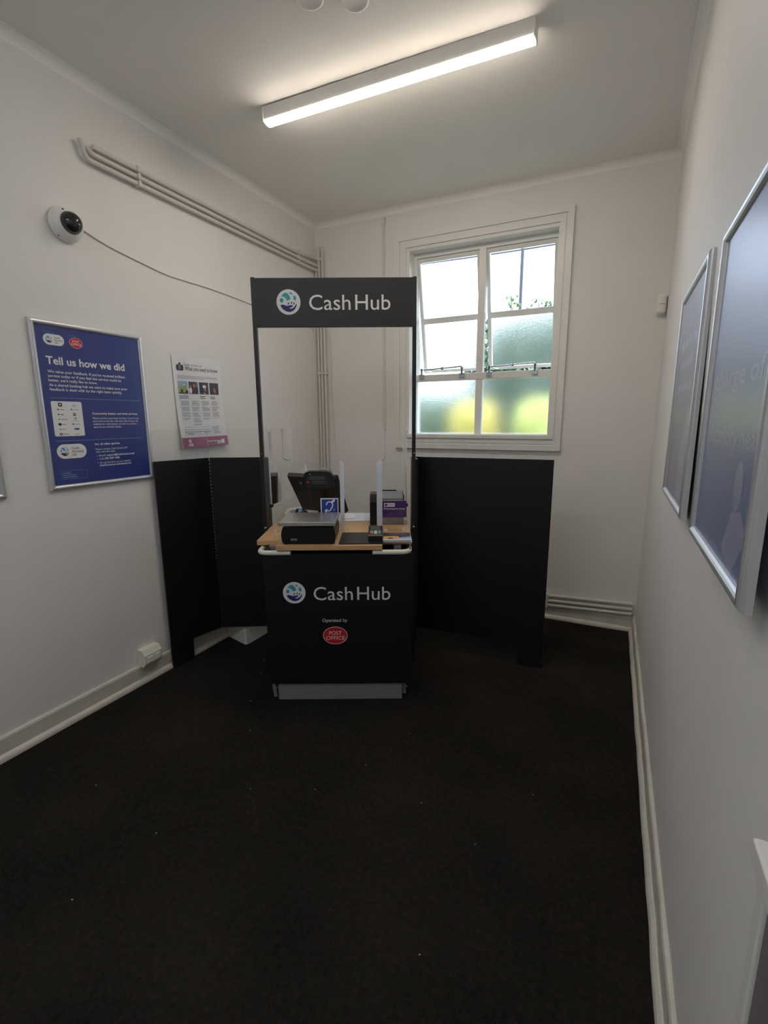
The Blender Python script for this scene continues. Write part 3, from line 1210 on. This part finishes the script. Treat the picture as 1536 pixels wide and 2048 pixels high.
cols = [['kred', 'kyellow', 'kgreen'], ['kblue', 'whitep', 'kblue'], ['greyp', 'kblue', 'greyp']]
for r_ in range(3):
    for c_ in range(3):
        x = .182 + c_ * .022
        y = .058 + r_ * .018
        z = on_slope(x, y)
        b = MB()
        z2 = on_slope(x, y + .013)
        b.hexa([(x, y, z), (x + .017, y, z), (x + .017, y + .013, z2), (x, y + .013, z2)],
               [(x, y, z + .003), (x + .017, y, z + .003), (x + .017, y + .013, z2 + .003), (x, y + .013, z2 + .003)], M[cols[r_][c_]])
        b.build('key', tm)
b = MB()
b.hexa([(.184, .122, on_slope(0, .122)), (.240, .122, on_slope(0, .122)), (.240, .158, on_slope(0, .158)), (.184, .158, on_slope(0, .158))],
       [(.184, .122, on_slope(0, .122) + .001), (.240, .122, on_slope(0, .122) + .001), (.240, .158, on_slope(0, .158) + .001), (.184, .158, on_slope(0, .158) + .001)], M['lcd'])
b.build('display', tm)

for k, (dx, dy, rz, lab) in enumerate(((.004, .008, -.01, 'pale leaflet at the bottom of the leaflet stack on the worktop'),
                                       (-.002, .004, .012, 'blue edged leaflet in the middle of the leaflet stack'),
                                       (0, 0, 0, 'dark leaflet with orange picture topmost of the leaflet stack'))):
    b = MB()
    x0, x1, y0, y1 = .254 + dx, .410 + dx, .012 + dy, .186 + dy
    z = .9354 + k * .0052
    t = .0048
    xs = [(y0, z + .001), (y0 + .02, z), (y1, z), (y1, z + t), (y0 + .02, z + t), (y0, z + t + .002)]
    b.prism(xs, x0, x1, M['paper'] if k != 1 else M['skyp'], 'x')
    zt = z + t + .0006
    if k == 2:
        b.add([(x0, y0 + .02, zt), (x1, y0 + .02, zt), (x1, y1, zt), (x0, y1, zt)], [(0, 1, 2, 3)], M['dusk'])
        b.add([(x0, y0 + .02, zt + .0004), (x0 + .088, y0 + .02, zt + .0004), (x0 + .088, y0 + .085, zt + .0004), (x0, y0 + .085, zt + .0004)], [(0, 1, 2, 3)], M['orange'])
        b.add([(x0 + .025, y0 + .024, zt + .0008), (x0 + .06, y0 + .024, zt + .0008), (x0 + .05, y0 + .05, zt + .0008), (x0 + .032, y0 + .05, zt + .0008)], [(0, 1, 2, 3)], M['plum'])
        b.add([(x0 + .05, y0 + .026, zt + .001), (x0 + .08, y0 + .026, zt + .001), (x0 + .07, y0 + .045, zt + .001)], [(0, 1, 2)], M['skin'])
        b.add([(x0 + .088, y0 + .02, zt + .0004), (x1, y0 + .02, zt + .0004), (x1, y0 + .07, zt + .0004), (x0 + .088, y0 + .05, zt + .0004)], [(0, 1, 2, 3)], M['skyp'])
        for (q, w0, w1) in ((.150, .02, .135), (.128, .035, .125), (.075, .105, .15)):
            b.add([(x0 + w0, y0 + q, zt + .0006), (x0 + w1, y0 + q, zt + .0006), (x0 + w1, y0 + q + .010, zt + .0006), (x0 + w0, y0 + q + .010, zt + .0006)], [(0, 1, 2, 3)], M['inkg'])
    o = b.build('leaflet', loc=KO)
    o.rotation_euler = (0, 0, KR + rz * .3)
    tag(o, lab, 'leaflet', 'leaflets stacked on the worktop')

# ------------------------------------------------------------------ printer behind the right guard
pr_ = thing('receipt_printer', 'black and grey printer standing behind the purple card', 'printer', KO, KR)
b = MB()
b.prism([(.452, .9352), (.66, .9352), (.66, 1.10), (.63, 1.128), (.50, 1.130), (.466, 1.115), (.452, 1.085)], .172, .222, M['blackp'], 'x')
b.build('side_housing', pr_)
b = MB()
b.box(.222, .388, .470, .655, .9352, 1.095, M['greyp'], .006)
b.build('printer_body', pr_)
b = MB()
b.hexa([(.224, .475, 1.096), (.388, .475, 1.096), (.388, .64, 1.120), (.224, .64, 1.120)], [(.224, .475, 1.106), (.388, .475, 1.106), (.388, .64, 1.130), (.224, .64, 1.130)], M['greyp'])
b.box(.222, .345, .640, .655, 1.12, 1.136, M['blackp'])
b.box(.384, .390, .47, .655, 1.09, 1.128, M['blackp'])
b.build('lid', pr_)

# ------------------------------------------------------------------ papers
b = MB()
b.box(-.045, .166, .560, .826, .9352, .944, M['paper'])
for k in range(9):
    b.add([(.06 + k * .012, .60, .9444), (.064 + k * .012, .60, .9444), (.064 + k * .012, .81, .9444), (.06 + k * .012, .81, .9444)], [(0, 1, 2, 3)], M['skyp'])
o = b.build('paper_sheets', loc=KO)
o.rotation_euler = (0, 0, KR)
tag(o, 'stack of white printed sheets lying on the worktop left of the printer', 'paper')
b = MB()
b.hexa([(-.03, .615, .9446), (.058, .615, .9446), (.072, .75, .9446), (-.03, .75, .9446)], [(-.03, .615, .9476), (.058, .615, .9476), (.072, .75, .9476), (-.03, .75, .9476)], M['white'])
o = b.build('blank_card', loc=KO)
o.rotation_euler = (0, 0, KR)
tag(o, 'blank white card lying on the white printed sheets', 'card')
b = MB()
b.box(.030, .042, .335, .36, .9352, .948, M['rim'], .003)
b.box(.042, .058, .345, .372, .9352, .942, M['rim'], .003)
o = b.build('plastic_clip', loc=KO)
o.rotation_euler = (0, 0, KR)
tag(o, 'small clear plastic clip on the worktop beside the left frosted edge', 'clip')

# ------------------------------------------------------------------ till monitor (back towards us) with customer display
mo = thing('till_monitor', 'black till monitor seen from behind, leaning back on the counter', 'monitor', KO, KR)
MT = Matrix.Translation((-.150, .685, .985)) @ Matrix.Rotation(radians(-25), 4, 'Z') @ Matrix.Rotation(radians(27), 4, 'X')
b = MB()
b.T = MT
b.hexa([(-.172, .0, 0), (.172, .0, 0), (.178, .030, 0), (-.178, .030, 0)], [(-.200, .0, .275), (.172, .0, .275), (.178, .030, .285), (-.206, .030, .285)], M['blackp'])
b.build('screen_back', mo)
b = MB()
b.T = MT
b.box(-.165, .165, .030, .034, .012, .272, M['lcd'])
b.build('screen', mo)
b = MB()
b.T = MT
b.box(-.055, .055, -.030, .0, .02, .19, M['blackp'], .008)
b.build('housing_bulge', mo)
b = MB()
b.prism(rrect(-.24, -.06, .58, .76, .03), .9352, .955, M['blackp'], 'z')
b.box(-.185, -.115, .64, .72, .95, 1.06, M['blackp'], .01)
b.build('stand', mo)
b = MB()
b.T = MT
b.rect(-.118, -.098, .215, .240, -.0006, M['inkg'])
b.build('label_sticker', mo)
# customer display clipped to the top of the monitor back
DT = Matrix.Translation((-.150, .492, 1.165)) @ Matrix.Rotation(radians(-6), 4, 'Z') @ Matrix.Rotation(radians(10), 4, 'X')
b = MB()
b.T = DT
pts = [(-.093, .0), (.085, .0), (.096, .015), (.096, .085), (.080, .108), (.050, .116), (-.060, .116), (-.085, .108), (-.096, .090), (-.098, .012)]
b.prism(pts, 0, .030, M['blackp'], 'y')
cd = b.build('customer_display', mo)
b = MB()
b.T = DT
b.rect(-.060, .045, .062, .088, -.0008, M['lcd'])
b.build('display_window', cd)
b = MB()
b.T = DT
b.oval(-.070, .047, .0095, .0075, -.0008, M['red'], 20)
b.rect(-.045, .058, .049, .052, -.0008, M['inkg'])
b.rect(-.052, .058, .037, .040, -.0008, M['inkg'])
b.rect(-.067, -.052, .018, .021, -.0008, M['inkg'])
b.rect(.048, .062, .018, .021, -.0008, M['inkg'])
b.oval(-.053, .100, .004, .004, -.0008, M['white'], 12)
b.oval(.035, .100, .003, .003, -.0008, M['inkg'], 12)
b.build('printing', cd)
b = MB()
b.T = DT
b.box(-.03, .03, .030, .135, .02, .06, M['blackp'])
b.build('bracket', mo)

# hand scanner
hs_ = thing('hand_scanner', 'dark hand held scanner with pale blue band behind the scale', 'scanner', KO, KR)
b = MB()
pth = [(-.395, .50, .957), (-.365, .50, .968), (-.335, .495, .998), (-.305, .49, 1.018), (-.275, .485, 1.016)]
for i in range(4):
    pass
b.tube(fillet(pth, .02, 4), .017, M['greyp'], 14)
b.build('grip', hs_)
b = MB()
b.lathe([(0, 0), (.020, .001), (.026, .018), (.027, .045), (.022, .070), (.010, .088), (0, .090)], (-.305, .488, 1.024), (.95, -.05, -.30), M['blackp'], 20)
b.build('head', hs_)
b = MB()
b.lathe([(.0272, .0), (.0285, .004), (.0285, .014), (.0272, .018)], (-.288, .487, 1.0185), (.95, -.05, -.30), M['scanblue'], 20)
b.build('band', hs_)
b = MB()
b.box(-.42, -.345, .47, .53, .9352, .953, M['blackp'], .005)
b.build('cradle', hs_)

# small pale object at the back of the counter and a nozzle bottle behind the monitor
bt = thing('nozzle_bottle', 'white pointed nozzle bottle showing above the till monitor', 'bottle', (KO[0], KO[1], 0), KR)
b = MB()
b.lathe([(0, 0), (.015, .002), (.016, .02), (.016, .22), (.014, .27), (.012, .285)], (-.284, .805, .9352), (0, 0, 1), M['whitep'], 24)
b.build('bottle_body', bt)
b = MB()
b.lathe([(.012, 0), (.013, .02), (.011, .04), (.005, .080), (.003, .084)], (-.284, .805, 1.215), (0, 0, 1), M['white'], 20)
b.build('nozzle', bt)
b = MB()
b.lathe([(0, 0), (.010, .001), (.010, .335), (.009, .337)], (-.313, .80, .9352), (0, 0, 1), M['rim'], 20)
o = b.build('clear_tumbler', loc=KO)
o.rotation_euler = (0, 0, KR)
tag(o, 'clear plastic tube showing beside the nozzle bottle above the monitor', 'container')


# ------------------------------------------------------------------ wall posters
def poster_frame(name, label, loc, rz, w, h, fw=.028, d=.020, group=None, cat='poster'):
    t = thing(name, label, cat, loc, rz, group)
    b = MB()
    b.round_frame(0, w, 0, h, fw, d, M['silver'])
    b.build('frame', t)
    return t


pf = poster_frame('feedback_poster', 'silver framed dark blue poster headed Tell us how we did on left wall', (-L, 1.415, 1.253), radians(90), .606, .832, .026, .020)
b = MB()
b.box(.018, .588, -.010, -.002, .016, .816, M['blue'])
ps_ = b.build('poster_sheet', pf)
b = MB()
y = -.0106
wm, im = M['white'], M['ink']


def cash_access(b, x0, x1, z0, z1, y, bold=.0):
    b.pill(x0, x1, z0, z1, y, wm)
    h = z1 - z0
    r = h * .40
    logo(b, x0 + h * .52, (z0 + z1) / 2, r, y - .0004, wm, M['sky'], im)
    xx = x0 + h * 1.02
    ww = (x1 - x0) * .40
    b.text('Cash', xx, xx + ww * .66, z0 + h * .63, h * .17, y - .0006, im, bold)
    b.text('Access', xx, xx + ww, z0 + h * .405, h * .17, y - .0006, im, bold)
    b.text('UK', xx, xx + ww * .38, z0 + h * .17, h * .17, y - .0006, im, bold)


cash_access(b, .061, .161, .716, .768, y, .004)
post_oval(b, .220, .740, .034, .0255, y, .01)
b.text('Provided by', .062, .117, .774, .0032, y, M['skyp'])
b.text('Operated by', .187, .224, .773, .0032, y, M['skyp'])
b.text('Tell us how we did', .061, .481, .625, .036, y, wm, .022)
b.text("We value your feedback. If you've received brilliant", .062, .478, .5835, .0128, y, wm, .012)
b.text('service today or if you feel the service could be', .061, .452, .5625, .0128, y, wm, .012)
b.text("better, we'd really like to know.", .061, .311, .5415, .0128, y, wm, .012)
b.text('As a shared banking hub we want to make sure your', .061, .484, .5185, .0128, y, wm, .012)
b.text('feedback is dealt with by the right team quickly.', .061, .450, .4975, .0128, y, wm, .012)
b.rect(.060, .556, .4615, .463, y, M['skyp'])
b.poly(rrect(.057, .210, .272, .446, .008), y, wm)
b.text('Community banker and bank services', .262, .533, .3825, .0100, y, wm, .022)
for s_, x1, z in (("Please contact your bank directly. If you're not", .540, .358), ('sure how to do this, visit the Cash Access UK', .535, .3425),
                  ('website for information on how to contact', .522, .327), ('each of our member banks.', .425, .3115)):
    b.text(s_, .262, x1, z, .0092, y, wm, .004)
b.rect(.057, .550, .248, .2495, y, M['skyp'])
cash_access(b, .055, .207, .158, .231, y, .004)
b.text('For all other queries', .258, .403, .2195, .0100, y, wm, .022)
b.text('Please contact Cash Access UK', .258, .448, .1925, .0092, y, wm, .004)
b.text('who own the hubs:', .258, .370, .178, .0092, y, wm, .004)
for z in (.1605, .1435, .1215):
    b.oval(.262, z, .002, .002, y, wm, 10)
b.text('Email:', .273, .313, .1575, .0092, y, wm, .004)
b.text('support@CashAccess.co.uk', .318, .488, .1575, .0092, y, wm, .022)
b.text('Call:', .273, .300, .140, .0092, y, wm, .004)
b.text('020 4593 1002', .304, .393, .140, .0092, y, wm, .022)
b.text('Or use the form on our website', .273, .458, .118, .0092, y, wm, .004)
b.text('CashAccess.co.uk/contact-us/', .270, .462, .104, .0092, y, wm, .022)
b.frame(.061, .197, .052, .096, .0008, y, y - .0002, M['skyp'])
for z, x1 in ((.083, .11), (.072, .135), (.061, .145)):
    b.rect(.068, x1, z, z + .003, y, M['skyp'])
# small marks on the white card
for r_ in range(7):
    z = .430 - r_ * .0245
    kinds = [(.094, 'sq'), (.168, 'tri')][0:2]
    if r_ == 0:
        b.rect(.091, .110, z - .010, z + .009, y - .0005, M['plum'])
        b.rect(.097, .104, z - .004, z + .004, y - .0008, wm)
        b.rect(.158, .180, z - .008, z - .006, y - .0005, M['inkg'])
        b.rect(.161, .177, z - .003, z - .001, y - .0005, M['inkg'])
        b.oval(.169, z + .006, .002, .002, y - .0005, M['inkg'], 10)
    else:
        c1 = [None, 'ink', 'ink', 'inkg', 'ink', 'inkg', 'ink'][r_]
        b.oval(.088, z, .005 + .003 * (r_ in (4, 6)), .003 + .004 * (r_ in (4, 6)), y - .0005, M[c1], 16)
        if r_ == 6:
            b.oval(.088, z, .004, .003, y - .0008, wm, 16)
        b.rect(.097, .128 - .008 * (r_ % 3), z - .002, z + .001, y - .0005, M['inkg'] if r_ != 2 else M['ink'])
        if r_ in (1, 4):
            b.rect(.150, .158, z - .004, z + .004, y - .0005, M['sky'] if r_ == 1 else M['inkg'])
            b.rect(.161, .190, z - .001, z + .001, y - .0005, M['inkg'])
        elif r_ == 2:
            for q in (.160, .168):
                b.rect(q, q + .006, z + .001, z + .007, y - .0005, M['ink'])
                b.rect(q, q + .006, z - .007, z - .001, y - .0005, M['ink'])
        elif r_ == 3:
            b.poly([(.163, z + .002), (.170, z + .009), (.176, z + .010), (.169, z + .001)], y - .0005, M['ink'])
            b.rect(.155, .184, z - .007, z - .0055, y - .0005, M['inkg'])
        elif r_ == 5:
            for q, c2 in ((.160, 'sky'), (.169, 'navy'), (.178, 'ink')):
                b.oval(q, z, .0055, .005, y - .0005, M[c2], 14)
        else:
            b.rect(.155, .183, z - .003, z - .001, y - .0005, M['inkg'])
b.build('printing', ps_)

# framed poster whose corner just enters at the left
p2 = poster_frame('edge_poster', 'framed poster cut off at the left edge of the picture', (-L, .615, 1.247), radians(90), .606, .832, .026, .020)
b = MB()
b.box(.018, .588, -.010, -.002, .016, .816, M['slate'])
b.build('poster_sheet', p2)

# safety law notice, pinned without a frame and curling off the wall at its foot
hn = thing('safety_notice', 'white unframed safety law notice with maroon foot on left wall', 'notice', (-L, 2.235, 1.42), radians(90))


def curl(z):             # distance of the sheet from the wall
    return -.006 - .028 * max(0, (.30 - z) / .30) ** 1.6


b = MB()
N = 14
wd = .412
vs, fs = [], []
for i in range(N + 1):
    z = .002 + .583 * i / N
    sh = .012 * (1 - i / N)
    vs += [(sh - .004, curl(z), z - .012 * (1 - i / N) * 0), (wd + sh * .3, curl(z) * .75, z + .006)]
for i in range(N):
    fs.append((2 * i, 2 * i + 1, 2 * i + 3, 2 * i + 2))
b.add(vs, fs, M['paper'])
k0 = len(vs)
b.add([(v[0], v[1] + .0012, v[2]) for v in vs], fs, M['paper'])
hp = b.build('notice_sheet', hn)


class Curled(MB):
    def add(self, vs, fs, m, smooth=False):
        out = []
        for (x, y, z) in vs:
            t = min(max(x / wd, 0), 1)
            sh = .012 * (1 - (z - .002) / .583)
            out.append((x + sh * (1 - .7 * t), curl(z) * (1 - .25 * t) + y, z + .006 * t))
        return MB.add(self, out, fs, m, smooth)

    def rect(self, x0, x1, z0, z1, y, m):
        n = max(1, int((z1 - z0) / .03))
        for i in range(n):
            a, c = z0 + (z1 - z0) * i / n, z0 + (z1 - z0) * (i + 1) / n
            self.poly([(x0, a), (x1, a), (x1, c), (x0, c)], y, m)
        return self


b = Curled()
y = -.0008
b.text('Health and Safety Law', .092, .240, .527, .0125, y, M['inkg'])
b.text('What you need to know', .092, .378, .499, .024, y, M['ink'], .006)
# heraldic blob
for (x, z, rx_, rz_, c) in ((.052, .517, .020, .018, 'inkg'), (.033, .512, .009, .019, 'ink'), (.071, .512, .009, .019, 'ink'), (.052, .536, .008, .007, 'ink'), (.052, .498, .024, .004, 'ink')):
    b.oval(x, z, rx_, rz_, y, M[c], 18)
    y -= .0003
y = -.0008
for z, x1 in ((.461, .370), (.453, .370), (.445, .25)):
    b.rect(.026, x1, z, z + .0022, y, M['inkg'])
ph = [(.024, .102, 'skyp'), (.112, .190, 'dusk'), (.200, .282, 'dusk'), (.292, .375, 'dusk')]
for i, (x0, x1, c) in enumerate(ph):
    z0, z1 = .350, .428
    b.rect(x0, x1, z0, z1, y, M[c])
    q = y - .0006
    if i == 0:
        b.oval(.040, .375, .014, .026, q, M['green'], 16)
        b.oval(.075, .380, .018, .022, q, M['green'], 16)
        b.oval(.052, .366, .010, .014, q - .0003, M['dusk'], 16)
        b.oval(.092, .362, .011, .012, q - .0003, M['navy'], 16)
        b.oval(.073, .407, .006, .007, q - .0003, M['white'], 16)
        b.rect(x0, x1, z0, z0 + .008, q - .0005, M['dusk'])
    elif i == 1:
        b.oval(.125, .372, .012, .020, q, M['white'], 16)
        b.oval(.128, .397, .007, .010, q, M['skin'], 16)
        b.oval(.162, .375, .025, .025, q, M['plum'], 16)
        b.oval(.156, .404, .009, .014, q - .0003, M['skin'], 16)
        b.rect(.172, x1, .395, z1, q, M['inkg'])
    elif i == 2:
        b.oval(.246, .400, .016, .012, q, M['white'], 16)
        b.oval(.250, .382, .010, .014, q, M['skin'], 16)
        b.oval(.224, .378, .014, .018, q, M['navy'], 16)
        b.oval(.243, .356, .009, .006, q - .0003, M['green'], 16)
    else:
        b.oval(.335, .380, .010, .020, q, M['skin'], 16, .4)
        b.oval(.322, .392, .012, .014, q, M['plum'], 16)
for x0, w_ in ((.026, .076), (.202, .045), (.292, .045)):
    b.rect(x0, x0 + w_, .3325, .3365, y, M['ink'])
    b.rect(x0, x0 + w_, .3210, .3250, y, M['ink'])
random.seed(11)
for ci, (x0, rows) in enumerate(((.030, 17), (.118, 22), (.206, 17), (.294, 16))):
    z = .302
    for r_ in range(rows):
        b.rect(x0 + .006, x0 + .006 + random.choice((.045, .062, .068, .066, .064)), z, z + .0022, y, M['inkg'])
        z -= .0062
        if r_ % 5 == 4:
            z -= .006
            b.oval(x0, z + .001, .0018, .0018, y, M['ink'], 8)
b.frame(.036, .270, .082, .136, .0012, y, y - .0002, M['inkg'])
b.rect(.036, .270, .118, .120, y, M['inkg'])
b.rect(.036, .270, .103, .106, y, M['ink'])
b.rect(.050, .105, .091, .095, y, M['ink'])
b.rect(.120, .170, .092, .094, y, M['inkg'])
b.rect(.200, .262, .094, .0965, y, M['ink'])
for k in range(8):
    b.rect(.282, .282 + random.choice((.05, .07, .06)), .134 - k * .0065, .1362 - k * .0065, y, M['inkg'])
b.rect(-.002, .414, .003, .069, y, M['maroon'])
q = y - .0006
for k in range(8):
    a = 2 * pi * k / 8
    b.oval(.061 + .010 * cos(a), .046 + .010 * sin(a), .004, .003, q, M['white'], 10, a)
b.oval(.061, .046, .009, .009, q, M['white'], 18)
b.oval(.061, .046, .0035, .0035, q - .0003, M['maroon'], 12)
b.text('HSE', .045, .084, .013, .017, q, M['white'], .03)
b.rect(.212, .345, .035, .0385, q, M['white'])
b.rect(.215, .300, .026, .0275, q, M['inkg'])
b.rect(.215, .310, .020, .0215, q, M['inkg'])
b.poly(rrect(.308, .346, .018, .032, .004), q, M['white'])
b.rect(.314, .322, .021, .029, q - .0003, M['ink'])
b.rect(.328, .336, .021, .029, q - .0003, M['ink'])
b.rect(.350, .378, .018, .045, q, M['white'])
b.build('printing', hp)

# two framed posters on the right wall
pr2 = poster_frame('right_poster', 'narrow looking framed blue poster with painted-in lilac sheen on right wall, the farther of two', (.205, 2.285, 1.296), radians(-90), .632, .756, .026, .020)
b = MB()
b.box(.018, .614, -.010, -.002, .016, .740, M['lilac'])
s_ = b.build('poster_sheet', pr2)
b = MB()
y = -.0102
for k, (z, w_) in enumerate(((.545, .42), (.475, .36), (.395, .40))):
    for j in range(4):
        b.rect(.10 + j * w_ / 4, .10 + j * w_ / 4 + w_ / 4 - .02, z, z + .028, y, M['faint'])
    b.build('lettering', s_)
    b = MB()
for (x0, x1, z0, z1) in ((.36, .52, .04, .23), (.42, .56, .22, .29), (.46, .58, .28, .34)):
    b.rect(x0, x1, z0, z1, y - .0003 * z0, M['faint'])
b.build('picture', s_)

pr3 = poster_frame('right_poster', 'large framed blue poster on right wall, nearest the camera', (.190, 1.328, 1.326), radians(-90), .535, .660, .024, .020)
b = MB()
b.box(.016, .519, -.010, -.002, .014, .646, M['slate'])
s_ = b.build('poster_sheet', pr3)
b = MB()
y = -.0102
b.text('charge of', .07, .47, .330, .036, y, M['faint'], .012)
b.build('lettering', s_)
b = MB()
b.text('electricity near', .055, .50, .225, .036, y, M['faint'], .012)
b.build('lettering', s_)
b = MB()
b.poly([(.33, .05), (.42, .02), (.49, .10), (.44, .13), (.38, .12)], y, M['faint'])
b.oval(.40, .165, .03, .04, y, M['faint'], 24)
b.build('picture', s_)

# ------------------------------------------------------------------ lint on the carpet
b = MB()
for (x, yy, s) in ((-1.80, 1.93, 5), (-.95, 1.75, 3), (-1.08, 1.52, 4), (-.63, 1.65, 5), (-1.52, 1.06, 5), (-1.98, 1.12, 5), (-1.55, .75, 6), (-1.34, 1.40, 3), (-.37, 1.55, 3),
                   (-.42, 1.1, 4), (-2.05, 2.35, 8), (-1.95, 2.2, 6), (-1.62, 1.72, 3), (-.85, 2.05, 3), (-.21, 1.9, 3)):
    a = random.random() * 3
    d = Vector((cos(a), sin(a), 0)) * s * .0006
    e = Vector((-sin(a), cos(a), 0)) * .0009
    p = Vector((x, yy, .0005))
    b.hexa([p - d - e, p + d - e, p + d + e, p - d + e], [p - d - e + Vector((0, 0, .0015)), p + d - e + Vector((0, 0, .0015)), p + d + e + Vector((0, 0, .0015)), p - d + e + Vector((0, 0, .0015))], M['white'])
o = b.build('carpet_lint')
tag(o, 'tiny white lint specks scattered over the black carpet', 'lint')
o['kind'] = 'stuff'

# ------------------------------------------------------------------ outside the window
b = MB()
b.box(-14, 12, D + .3, D + 30, -.4, -.3, M['grass'])
struct(b.build('ground'))


def bush(name, label, c, r, n, leafm, leaf=.06, seed=1, group=None):
    rnd = random.Random(seed)
    t = thing(name, label, 'shrub', (c[0], c[1], -.3), 0, group)
    b = MB()
    for i in range(n):
        while True:
            p = Vector((rnd.uniform(-1, 1), rnd.uniform(-1, 1), rnd.uniform(-1, 1)))
            if .35 < (abs(p.x) ** 4 + abs(p.y) ** 4 + abs(p.z) ** 4) ** .25 < 1:
                break
        p = Vector((p.x * r[0], p.y * r[1], c[2] + .3 + p.z * r[2]))
        u = Vector((rnd.gauss(0, 1), rnd.gauss(0, 1), rnd.gauss(0, 1))).normalized()
        v = u.orthogonal().normalized()
        s = leaf * rnd.uniform(.6, 1.2)
        b.add([p - u * s, p + v * s * .45, p + u * s, p - v * s * .45], [(0, 1, 2, 3)], leafm)
    b.build('foliage', t)
    b = MB()
    for k in range(3):
        b.tube([(k * .05 - .05, 0, 0), (k * r[0] * .25 - r[0] * .25, 0, c[2] + .3)], .02, M['bark'], 8)
    b.build('stem', t)
    return t


hedge = bush('garden_hedge', 'tall grey green hedge outside behind the right half of the window', (-.80, D + 3.3, 1.40), (1.36, .5, 1.67), 11000, M['leafd'], .08, 2)
bush('garden_hedge', 'low green hedge outside behind the left half of the window', (-2.62, D + 2.2, .80), (1.12, .5, 1.22), 6000, M['leafd'], .08, 3)
bush('yellow_shrub', 'yellow leaved shrub outside behind the lower window mullion', (-1.47, D + 1.5, 1.25), (.27, .25, .55), 1500, M['leafy'], .05, 4)
bush('lime_shrub', 'bright lime green shrub outside behind the lower right pane', (-.72, D + 1.4, 1.2), (.30, .25, .60), 1700, M['leafl'], .05, 5)
rnd = random.Random(6)
for (x, z, w_, h_, n_) in ((-1.405, 3.12, .07, .18, 22), (-1.03, 3.14, .14, .05, 14), (-1.29, 3.11, .05, .07, 8)):
    b = MB()
    for i in range(n_):
        p = Vector((x + .72 + rnd.gauss(0, w_ * .5), rnd.uniform(-.1, .1), z + .3 + rnd.uniform(0, h_)))
        u = Vector((rnd.gauss(0, 1), rnd.gauss(0, 1), rnd.gauss(0, 1))).normalized()
        v = u.orthogonal().normalized()
        q = .035
        b.add([p - u * q, p + v * q * .5, p + u * q, p - v * q * .5], [(0, 1, 2, 3)], M['leaf'])
    b.tube([(x + .72, 0, z + .1), (x + .72, 0, z + .3 + h_)], .006, M['bark'], 6)
    b.build('leafy_shoot', hedge)
b = MB()
b.tube([(0, 0, -.3), (0, 0, 9.5)], .030, M['pole'], 10)
tag(b.build('utility_pole', loc=(-1.87, D + 6, 0)), 'thin dark utility pole outside through the top right pane', 'pole')
for z0, z1, lab in ((4.92, 4.86, 'upper thin overhead wire outside the top window panes'), (4.76, 4.72, 'lower thin overhead wire outside the top window panes')):
    b = MB()
    b.tube([(-8 + i, D + 6.07, z0 + (z1 - z0) * i / 8 + .006 * ((i - 5.5) ** 2)) for i in range(12)], .014, M['pole'], 6)
    tag(b.build('overhead_wire'), lab, 'wire', 'overhead wires outside')
